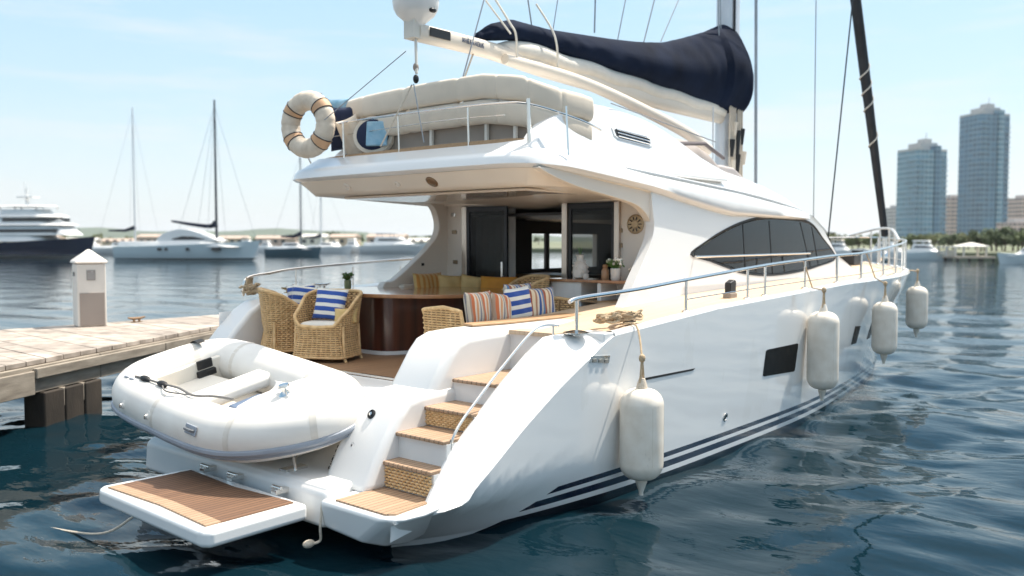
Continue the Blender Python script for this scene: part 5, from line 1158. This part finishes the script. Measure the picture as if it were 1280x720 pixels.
# ------------------------------------------------------------------ boats across the harbour
BW = mat('far_boat_white', (.80, .79, .77), .35, var=.03, vs=.3); BN = mat('far_navy_hull', (.012, .022, .05), .25, var=.1, vs=.3); BG = mat('far_boat_glass', (.02, .027, .033), .1)
BP = mat('far_boat_paleblue', (.62, .70, .72), .3, var=.04, vs=.3); BT = mat('far_boat_teal', (.06, .12, .15), .3); BB = mat('far_boat_boot', (.02, .03, .04), .5); BSAND = mat('far_boat_sand', (.6, .52, .42), .6)
def far_hull(L, Bm, hs, hb, rake=.16, n=18, boot=.0):
    rows = []
    for i in range(n + 1):
        s_ = i / n; x = -L / 2 + s_ * L; w = Bm / 2 * (1 - max(0, (s_ - .45) / .55) ** 2.4); zs = hs + (hb - hs) * s_ ** 1.8; ww = w * (.82 - .25 * s_); xr = x - rake * L * max(0, s_ - .6) ** 1.4
        row = [Vector((x, -w, zs)), Vector((x * .6 + xr * .4, -(w * .6 + ww * .4) * 1.01, zs * .55)), Vector((xr, -ww, 0)), Vector((xr, -ww * .6, -.6))]
        rows.append(row + [Vector((p.x, -p.y, p.z)) for p in row[::-1]])
    q = MB(); q.loft(rows, True, True, True); return q
def tier(x0, x1, w, z0, z1, ra, rf, round_=.5):
    """deckhouse block: raked ends, rounded front"""
    rows = []
    for z, k in ((z0, 0), (z0 + (z1 - z0) * .9, .9), (z1, 1)):
        a = x0 + ra * k; b = x1 - rf * k; ww = w / 2 * (1 - .08 * k) - (.05 if k == 1 else 0)
        rows.append([Vector((a, -ww, z)), Vector((b - w * round_, -ww, z)), Vector((b - w * round_ * .3, -ww * .75, z)), Vector((b, 0, z)), Vector((b - w * round_ * .3, ww * .75, z)), Vector((b - w * round_, ww, z)), Vector((a, ww, z))])
    q = MB(); q.loft(rows, True, True, True); return q
def put(name, mb, m, t, M, **k):
    mb.v = [tuple(M @ Vector(p)) for p in mb.v]; return obj(name, mb, m, t, **k)
def boat_frame(bow, stern):
    bow, stern = Vector(bow), Vector(stern); d_ = (bow - stern); return Matrix.Translation((bow + stern) / 2) @ Matrix.Rotation(math.atan2(d_.y, d_.x), 4, 'Z'), d_.length
# navy hulled motor yacht (far left)
M, L_ = boat_frame(at(120, 142), at(-52, 150)); M = M @ Matrix.Diagonal((1, 1, .87, 1)); t = thing('motor_yacht', 'navy hulled white motor yacht with stacked decks at the far left', 'yacht', M.translation)
put('hull', far_hull(L_, 6.5, 2.5, 3.9), BN, t, M); q = far_hull(L_ * .985, 6.4, .35, .45); put('boot_stripe', q, BW, t, Matrix.Translation((0, 0, 0)) @ M)
k = L_ / 26; DX = Matrix.Translation((5.0 * k, 0, 0)); MS = M @ DX
put('bulwark', tier(-12.5 * k, 6.5 * k, 5.2, 3.0, 4.4, .2, 2.2), BW, t, M); o_ = put('main_deck_house', tier(-11 * k, 5 * k, 5.2, 4.2, 6.0, .3, 2.0), BW, t, MS); put('upper_overhang', tier(-12 * k, 4.2 * k, 5.6, 6.0, 6.35, 0, 1), BW, t, MS)
put('wheelhouse', tier(-9 * k, 2.4 * k, 4.4, 6.3, 8.0, .3, 1.5), BW, t, MS); put('wheelhouse_roof', tier(-10 * k, 2.6 * k, 4.8, 7.55, 8.0, .2, .8), BW, t, MS); put('sky_deck', tier(-8 * k, .2 * k, 3.6, 8.0, 9.0, .3, .8), BW, t, MS)
put('hard_top', tier(-9 * k, .8 * k, 4.2, 9.5, 9.75, .1, .5), BW, t, MS); q = MB(); [q.box(x * k - .08, x * k + .08, y - .08, y + .08, 8.9, 9.55) for x in (-8, -4, 0) for y in (-1.5, 1.5)]; put('top_post', q, BW, t, MS)
q = MB(); q.tube([(-4.2 * k, 0, 9.7), (-4.5 * k, 0, 12.8)], [.35, .15], 8); q.box(-5.6 * k, -2.6 * k, -.8, .8, 11.2, 11.45); q.tube([(-5.2 * k, .6, 11.4), (-5.3 * k, .6, 14.2)], .06, 6); q.tube([(-3.8 * k, -.5, 11.4), (-3.8 * k, -.5, 13.2)], .07, 6); put('radar_mast', q, BW, t, MS)
for z, a, b, w in ((4.7, -9, 3.0, 5.22), (6.75, -7, 1.6, 4.5)):
    q = MB(); q.box(a * k, b * k, -w / 2 - .0, w / 2, z, z + .6); put('deck_window', q, BG, t, MS)
# white express motor sailer, left of centre
M, L_ = boat_frame(at(326, 124), at(152, 126)); t = thing('motor_cruiser', 'sleek white motor cruiser with a tall mast and dark boom cover', 'yacht', M.translation)
put('hull', far_hull(L_, 4.6, 1.9, 2.75, .2), BP, t, M); put('boot_stripe', far_hull(L_ * .97, 4.1, .25, .3, .2), BB, t, M)
put('deck', tier(-L_ * .48, L_ * .40, 4.0, 1.85, 2.65, .4, 4), BW, t, M)
hs_ = [(-.22, 2.5), (-.16, 3.7), (-.05, 4.35), (.04, 4.2), (.14, 3.5), (.24, 2.7)]
q = MB(); q.prism([(a * L_, b) for a, b in [(p.x, p.y) for p in spline([(a, b, 0) for a, b in hs_], 4)]], 'xz', -1.55, 1.55); put('deckhouse', q, BW, t, M, bevel=.25)
q = MB(); q.prism([(a * L_, b) for a, b in ((-.10, 2.95), (-.02, 3.35), (.06, 3.3), (.15, 2.95), (.12, 2.85), (-.08, 2.82))], 'xz', -1.58, 1.58); put('deckhouse_window', q, BG, t, M)
q = MB(); [q.box(a * L_, a * L_ + s_, -2.3, 2.3, 1.35, 1.75) for a, s_ in ((-.18, .6), (-.13, .4), (.02, .45), (.20, 1.1))]; put('hull_window', q, BG, t, M)
xm = L_ * (272 - 239) / (326 - 152)
q = MB(); q.tube([(xm, 0, 2.6), (xm, 0, 22.3)], [.20, .13], 8); put('mast', q, mat('far_dark_mast', (.05, .055, .065), .5), t, M)
q = MB(); q.tube(spline([(xm - .1, 0, 5.1), (xm - 1.0, 0, 4.75), (xm - 3.5, 0, 5.0), (xm - 6.6, 0, 5.5)], 5), [.55, .5, .45, .36, .32, .30, .28, .27, .26, .25, .24, .22, .20, .18, .16, .10], 8); put('boom_cover', q, NAVY, t, M)
q = MB(); [q.tube([(xm, 0, 21.5), (x, y, 2.6)], .022, 4) for x, y in ((xm + 5.8, 0), (xm - 6, 0), (xm + .6, 1.8), (xm - .6, -1.8), (xm - 3.5, 1))]; put('rigging', q, WIRE, t, M)
# sailing boats
def sailboat(px0, px1, d, pm, mast_h, hull_m, label, boom=-1, boot=True):
    M, L_ = boat_frame(at(px1, d), at(px0, d + 3)); t = thing('sailing_boat', label, 'sailboat', M.translation, 'sailing boats moored across the harbour')
    put('hull', far_hull(L_, L_ * .28, 1.25, 1.7, .14), hull_m, t, M); put('deck', tier(-L_ * .46, L_ * .38, L_ * .23, 1.2, 1.75, .2, L_ * .2), BW, t, M)
    put('coachroof', tier(-L_ * .2, L_ * .18, L_ * .16, 1.7, 2.4, .3, 1.4), BW, t, M); q = MB(); q.box(-L_ * .15, L_ * .08, -L_ * .0815, L_ * .0815, 1.95, 2.2); put('cabin_window', q, BG, t, M)
    x = (pm - (px0 + px1) / 2) / (px1 - px0) * L_; q = MB(); q.tube([(x, 0, 1.6), (x, 0, mast_h)], [.17, .11], 8); put('mast', q, MASTM if hull_m is BW else mat('far_mast_grey', (.16, .17, .19), .5), t, M)
    q = MB(); q.tube([(x, 0, mast_h * .13 + 1.6), (x - L_ * .14, 0, mast_h * .12 + 1.3), (x + boom * L_ * .38, 0, mast_h * .12 + 1.3)], [.45, .30, .14], 8); put('boom_cover', q, NAVY, t, M)
    q = MB(); [q.tube([(x, 0, mast_h * .97), (a, b, 1.7)], .02, 4) for a, b in ((L_ * .46, 0), (-L_ * .46, 0), (x, L_ * .12), (x, -L_ * .12))]; put('rigging', q, WIRE, t, M)
    return t
sailboat(118, 205, 178, 170, 29.5, BW, 'white sailing boat with a tall dark mast behind the white cruiser')
sailboat(336, 402, 158, 377, 18.5, BT, 'dark teal hulled sailing boat with a single mast, below the flybridge overhang')
sailboat(385, 440, 200, 402, 19, BW, 'pale sailing boat with a thin light mast near the shore behind the yacht rail')
# boats glimpsed beyond the cabin wing and right of the bow
def cruiser(px0, px1, d, label, hgt, hull_m=BW, top_m=BW, flip=False, group=None):
    a, b = at(px1, d), at(px0, d + 4); M, L_ = boat_frame(b if flip else a, a if flip else b); t = thing('motor_cruiser', label, 'cruiser', M.translation, group)
    f = hgt / 3.4
    put('hull', far_hull(L_, L_ * .3, 1.1 * f, 1.55 * f, .16), hull_m, t, M); put('deck', tier(-L_ * .46, L_ * .36, L_ * .25, 1.05 * f, 1.6 * f, .2, L_ * .22), BW, t, M)
    put('cabin', tier(-L_ * .32, L_ * .16, L_ * .2, 1.6 * f, 2.4 * f, .3, L_ * .12), BW, t, M); q = tier(-L_ * .26, L_ * .125, L_ * .204, 1.85 * f, 2.15 * f, .2, L_ * .05); put('cabin_window', q, BG, t, M)
    put('hard_top', tier(-L_ * .30, L_ * .06, L_ * .19, 2.75 * f, 2.95 * f, .1, L_ * .03), top_m, t, M); q = MB(); [q.box(L_ * x - .06, L_ * x + .06, L_ * y - .06, L_ * y + .06, 2.35 * f, 2.8 * f) for x in (-.27, -.1, .02) for y in (-.07, .07)]; put('roof_post', q, BW, t, M)
    return t
cruiser(455, 545, 196, 'white cruiser with a grey hard top beyond the cabin wing', 5.2, BW, mat('far_grey_top', (.30, .31, .33), .6))
cruiser(1128, 1193, 122, 'white cruiser with rounded cabin just right of the bow rail', 3.2, BP, flip=False)
cruiser(1246, 1325, 101, 'white cruiser cut by the right edge with dark cabin windows', 2.9, BP, flip=True)
cruiser(1030, 1075, 135, 'low white boat behind the foredeck rail', 3.4, BW, BSAND)
cruiser(1072, 1128, 128, 'white boat with a pale canopy behind the pulpit', 3.6, BW, BSAND, flip=True)
r_ = random.Random(12)
small = []
cols = ['white', 'cream', 'grey topped']
for i, (p0, w_) in enumerate([(-30, 30), (22, 30), (96, 26), (205, 24), (236, 28), (300, 24), (325, 22), (408, 26), (432, 24), (560, 34), (620, 30)]):
    t0 = cruiser(p0, p0 + w_, 205 + r_.uniform(-6, 14), 'small white motor boat in the row moored along the far left shore', r_.uniform(3.2, 4.6), BW, r_.choice([BW, BSAND, BW]), r_.random() < .5, 'small boats along the far left shore')
# far shores
def land(name, pts, zfun, m):
    rows = []
    for a, b, h in pts:
        a, b = Vector(a), Vector(b); rows.append([a + Vector((0, 0, -.5)), a + Vector((0, 0, .9)), a.lerp(b, .12) + Vector((0, 0, 1.1)), a.lerp(b, .5) + Vector((0, 0, 1.1 + h * .7)), b + Vector((0, 0, 1.1 + h))])
    q = MB(); q.loft(rows); o = obj(name, q, m); o['kind'] = 'structure'; return o
GRND = mat('shore_ground', (.17, .17, .12), .9, c2=(.10, .13, .05), vs=.04)
land('far_shore', [(at(px, 222), at(px, 900), r_.uniform(1.0, 2.5)) for px in range(-900, 1020, 60)], None, GRND)
land('right_shore', [(at(px, d_), at(px, 1200), 1.5) for px, d_ in ((1005, 240), (1020, 172), (1060, 150), (1120, 142), (1200, 136), (1300, 128), (1500, 122), (1900, 118), (2600, 118))], None, GRND)
q = MB(); rows = []
for px in range(-1400, 1300, 25):
    hgt = 26 + 16 * math.sin(px * .004 + 1) + 6 * math.sin(px * .021) + 3 * math.sin(px * .06); a = at(px, 2300); b = at(px, 2800); rows.append([a, a.lerp(b, .5) + Vector((0, 0, hgt * .7)), b + Vector((0, 0, hgt))])
q.loft(rows); o = obj('hills', q, mat('far_hill_green', (.07, .10, .05), .9, vs=.01, var=.2)); o['kind'] = 'structure'
# trees: trunk and leafy crown; copies share meshes
LV = [mat('tree_leaf_dark', (.07, .105, .035), .7, c2=(.045, .075, .025), vs=.8), mat('tree_leaf_mid', (.12, .155, .05), .7, c2=(.08, .11, .035), vs=.8), mat('tree_leaf_olive', (.17, .18, .07), .7, c2=(.10, .12, .05), vs=.8)]
BARK = mat('bark', (.12, .085, .06), .9)
def make_tree(seed, m, squat):
    r2 = random.Random(seed); t = thing('shore_tree', 'green tree', 'tree', (0, 0, 0)); q = MB(); q.tube([(0, 0, 0), (.1, 0, 1.2), (0, .1, 2.4)], [.22, .17, .10], 7)
    cr_ = MB(); cl = [(r2.uniform(-1.9, 1.9), r2.uniform(-1.9, 1.9), 2.6 + r2.uniform(-.9, 1.5) * squat, r2.uniform(.7, 1.2)) for _ in range(11)]
    for x, y, z, s_ in cl: q.tube([(0, .05, 1.6), (x * .6, y * .6, z - .2)], [.08, .03], 5)
    obj('trunk', q, BARK, t)
    for _ in range(1300):
        x, y, z, s_ = r2.choice(cl); d_ = Vector((r2.gauss(0, 1), r2.gauss(0, 1), r2.gauss(0, 1))).normalized() * s_ * r2.uniform(.55, 1.05) ; p = Vector((x, y, z)) + d_; sz = r2.uniform(.16, .34)
        M = Matrix.Translation(p) @ Euler((r2.uniform(-.9, .9), r2.uniform(-.9, .9), r2.uniform(0, 6.28))).to_matrix().to_4x4()
        cr_.add([M @ Vector(v) for v in ((-sz, 0, 0), (0, .55 * sz, .12 * sz), (sz, 0, 0), (0, -.55 * sz, .12 * sz))], [(0, 1, 2, 3)])
    obj('crown', cr_, m, t, auto=180, weld=False); return t
protos = [make_tree(1, LV[0], 1), make_tree(2, LV[1], .9), make_tree(3, LV[2], .8)]
used = [False] * 3
def plant_tree(k, loc, s_, label, group):
    t = protos[k] if not used[k] else copy_tree(protos[k]); used[k] = True; place(t, loc, r_.uniform(0, 6.28), s_); t['label'] = label; t['group'] = group
names = ['dark green', 'mid green', 'olive green']
for i in range(46):
    px = 1000 + i * 6.6 + r_.uniform(-2, 2); k = r_.choice([0, 1, 2, 2]) if px < 1225 else r_.choice([0, 0, 1]); d_ = r_.uniform(165, 200) if px < 1225 else r_.uniform(140, 158)
    plant_tree(k, at(px, d_, 1.0), r_.uniform(.55, .85) * (.95 if px < 1225 else 1.1), names[k] + (' tree in the low belt below the glass towers' if px < 1225 else ' tree in the taller clump beside the right edge'), 'trees below the towers' if px < 1225 else 'trees at the right edge')
for i in range(44):
    px = -60 + i * 17 + r_.uniform(-5, 5); k = r_.choice([0, 1, 1, 2]); s_ = r_.uniform(.55, 1.0)
    plant_tree(k, at(px, r_.uniform(285, 380), 1.4), s_ * 1.0, names[k] + ' tree on the far left shore', 'trees along the far left shore')
for i, px in enumerate((575, 590, 606, 622)): pass
# shore houses on the left
HW = [mat('house_white', (.66, .63, .58), .8, vs=.2), mat('house_sand', (.55, .45, .35), .8, vs=.2), mat('house_rose', (.55, .42, .37), .8, vs=.2)]; ROOF = mat('roof_tile', (.42, .33, .27), .8, vs=.5); WIN = mat('house_window', (.06, .07, .08), .2)
for i in range(15):
    px = -40 + i * 47 + r_.uniform(-12, 12); p = at(px, r_.uniform(240, 275), 1.0); w_, dpt, hh = r_.uniform(6, 13), 6, r_.uniform(1.6, 3.0); k = i % 3
    t = thing('shore_house', ('white', 'sand-coloured', 'rose-coloured')[k] + ' low building on the far left shore', 'house', p, 'low buildings on the far left shore'); M = Matrix.Translation(p) @ Matrix.Rotation(math.atan2(RGT.y, RGT.x) + r_.uniform(-.2, .2), 4, 'Z')
    q = MB(); q.box(-w_ / 2, w_ / 2, 0, dpt, 0, hh); put('wall', q, HW[k], t, M); q = MB(); q.prism([(-.4, hh), (dpt / 2, hh + .9), (dpt + .4, hh)], 'yz', -w_ / 2 - .3, w_ / 2 + .3); put('roof', q, ROOF if k else HW[0], t, M)
    q = MB(); [q.box(-w_ / 2 + 1 + j * 2.2, -w_ / 2 + 2.1 + j * 2.2, -.03, -.005, 1.2, 2.2) for j in range(int((w_ - 1) / 2.2))]; put('window', q, WIN, t, M)
# pavilion on its jetty, right
p = at(1216, 120, 0); t = thing('jetty_pavilion', 'open white roofed pavilion on a low jetty between two cruisers', 'pavilion', p); M = Matrix.Translation(p) @ Matrix.Scale(.66, 4) @ Matrix.Rotation(math.atan2(RGT.y, RGT.x), 4, 'Z')
q = MB(); q.box(-4.5, 3.6, -2, 4, .55, .95); put('platform', q, HW[1], t, M)
for x in (-4, -1.5, 1, 3.2):
    for y in (-1.7, 3.5): q = MB(); q.box(x - .15, x + .15, y - .15, y + .15, -1, .56); put('pile', q, W3, t, M)
q = MB(); rows = [[Vector((sx_ * 2.7 * k + 0, sy_ * 2.3 * k + 1, z)) for sx_, sy_ in ((-1, -1), (1, -1), (1, 1), (-1, 1))] for k, z in ((1, 2.85), (1, 3.0), (.1, 3.75))]; q.loft(rows, True, True, True); put('roof', q, HW[0], t, M)
q = MB(); q.box(-6.5, -2.7, -.8, 2.6, 2.75, 2.95); put('side_roof', q, HW[0], t, M)
for x in (-5.8, -4, -2.3, 2.3):
    for y in (-.7, 2.6): q = MB(); q.box(x - .14, x + .14, y - .14, y + .14, .9, 2.85); put('column', q, HW[0], t, M)
# ------------------------------------------------------------------ towers
def tower_mat(name, glass, frame, fl_h, bay, ft=.28):
    m, n, l, p = new_mat(name); t_ = n.new('ShaderNodeTexCoord'); s_ = n.new('ShaderNodeSeparateXYZ'); l.new(t_.outputs['Object'], s_.inputs[0])
    fz = math_node(n, l, 'FRACT', math_node(n, l, 'DIVIDE', s_.outputs['Z'], fl_h)); fx = math_node(n, l, 'FRACT', math_node(n, l, 'DIVIDE', math_node(n, l, 'ADD', s_.outputs['X'], s_.outputs['Y']), bay))
    mk = math_node(n, l, 'MAXIMUM', math_node(n, l, 'LESS_THAN', fz, ft), math_node(n, l, 'LESS_THAN', fx, .16))
    w = n.new('ShaderNodeTexWhiteNoise'); w.noise_dimensions = '3D'; cb = n.new('ShaderNodeCombineXYZ')
    l.new(math_node(n, l, 'FLOOR', math_node(n, l, 'DIVIDE', s_.outputs['Z'], fl_h)), cb.inputs[0]); l.new(math_node(n, l, 'FLOOR', math_node(n, l, 'DIVIDE', math_node(n, l, 'ADD', s_.outputs['X'], s_.outputs['Y']), bay)), cb.inputs[1]); l.new(cb.outputs[0], w.inputs['Vector'])
    g = n.new('ShaderNodeMix'); g.data_type = 'RGBA'; g.inputs[6].default_value = hx(glass); g.inputs[7].default_value = hx(tuple(v * .55 for v in glass)); l.new(w.outputs['Value'], g.inputs[0])
    mi = n.new('ShaderNodeMix'); mi.data_type = 'RGBA'; l.new(mk, mi.inputs[0]); l.new(g.outputs[2], mi.inputs[6]); mi.inputs[7].default_value = hx(frame); l.new(mi.outputs[2], p.inputs['Base Color'])
    rr = math_node(n, l, 'MULTIPLY_ADD', mk, .5, .12); l.new(rr, p.inputs['Roughness']); return m
TG = tower_mat('tower_glass', (.07, .21, .31), (.24, .37, .45), 3.6, 3.2); TG2 = tower_mat('tower_glass_dark', (.035, .14, .24), (.12, .25, .35), 3.6, 4.2, .2)
TP_ = tower_mat('pink_facade', (.20, .17, .17), (.58, .43, .37), 3.2, 3.4, .45); TGY = tower_mat('grey_facade', (.24, .25, .28), (.48, .45, .44), 3.2, 3.4, .45); TGE = mat('balcony_glass_edge', (.16, .30, .40), .3, vs=.1); CONC = mat('roof_concrete', (.42, .42, .42), .8, vs=.1)
def tower(px0, px1, top, d, label, mats, crown=True, depth=None):
    c = at((px0 + px1) / 2, d, 0); w_ = (px1 - px0) * d / 1108; hgt = (302 - top) * d / 1108 + 2.6; dp = depth or w_ * .8
    t = thing('apartment_tower', label, 'tower', (c.x, c.y, 1.5)); M = Matrix.Translation((c.x, c.y, 1.5)) @ Matrix.Rotation(math.atan2(RGT.y, RGT.x) + .22, 4, 'Z'); w_ *= .87
    def pt_(name, q, m):      # keep the facade grid in the part's own axes
        o = obj(name, q, m, None); o.parent = t; o.rotation_euler = (0, 0, math.atan2(RGT.y, RGT.x) + .22); return o
    q = MB(); a = w_ / 2
    if crown:
        q.box(-a, a * .12, 0, dp, 0, hgt - 4); pt_('west_wing', q, mats[0]); q = MB(); q.box(a * .14, a * .50, -1.2, dp * .9, 0, hgt - 1); pt_('core', q, mats[1]); q = MB(); q.box(a * .52, a, .6, dp, 0, hgt - 5); pt_('east_wing', q, mats[0])
        q = MB(); q.box(-a * .55, a * .6, dp * .2, dp * .8, hgt - 4, hgt + 1.5); pt_('roof_plant', q, CONC); q = MB(); q.box(-a * 1.0, -a * .6, 0, dp, hgt - 4, hgt - 2.5); q.box(a * .62, a, .6, dp, hgt - 5, hgt - 3.4); pt_('parapet', q, CONC)
        q = MB()
        for k in range(1, int((hgt - 6) / 3.6)): q.box(-a - .5, -a * .55, -.9, dp * .5, k * 3.6 - .15, k * 3.6 + .75)
        pt_('balcony_stack', q, TGE); q = MB()
        for k in range(1, int((hgt - 7) / 3.6)): q.box(a * .72, a + .5, -.3, dp * .5, k * 3.6 - .15, k * 3.6 + .6)
        pt_('balcony_stack', q, TGE); q = MB(); q.box(-a * .2, a * .35, dp * .3, dp * .6, hgt + 1.5, hgt + 4.5); q.tube([(a * .1, dp * .4, hgt + 4), (a * .1, dp * .4, hgt + 9)], .25, 6); pt_('lift_house', q, CONC)
    else:
        q.box(-a, a, 0, dp, 0, hgt); pt_('wall', q, mats[0]); q = MB(); q.box(-a * .5, a * .4, dp * .3, dp * .7, hgt, hgt + 2.5); pt_('roof_plant', q, CONC)
    return t
tower(1138, 1187, 184, 620, 'shorter of the two blue glass towers, left one', (TG, TG2)); tower(1216, 1264, 140, 640, 'tallest blue glass tower at the right', (TG2, TG))
tower(1183, 1209, 250, 700, 'pink apartment block between the two glass towers', (TP_,), False); tower(1112, 1136, 262, 820, 'pale grey block left of the shorter glass tower', (TGY,), False)
tower(1257, 1276, 262, 760, 'grey block right of the tallest glass tower', (TGY,), False); tower(1271, 1310, 250, 700, 'rose block cut by the right edge', (TP_,), False); tower(1262, 1300, 281, 560, 'low rose building in front of the blocks at the right edge', (TP_,), False)

# ------------------------------------------------------------------ summer haze over the harbour
if HAZE > 0:
    q = MB(); q.box(-9600, 9600, -9600, 9600, -2.5, 128); hz = obj('haze', q, bpy.data.materials.new('harbour_haze'), None); hz['kind'] = 'stuff'
    hm = hz.data.materials[0]; hm.use_nodes = True; hn = hm.node_tree.nodes; hn.clear()
    ho = hn.new('ShaderNodeOutputMaterial'); hv = hn.new('ShaderNodeVolumePrincipled'); hv.inputs['Color'].default_value = (.93, .96, 1, 1); hv.inputs['Density'].default_value = HAZE; hv.inputs['Anisotropy'].default_value = .2
    hm.node_tree.links.new(hv.outputs[0], ho.inputs['Volume'])
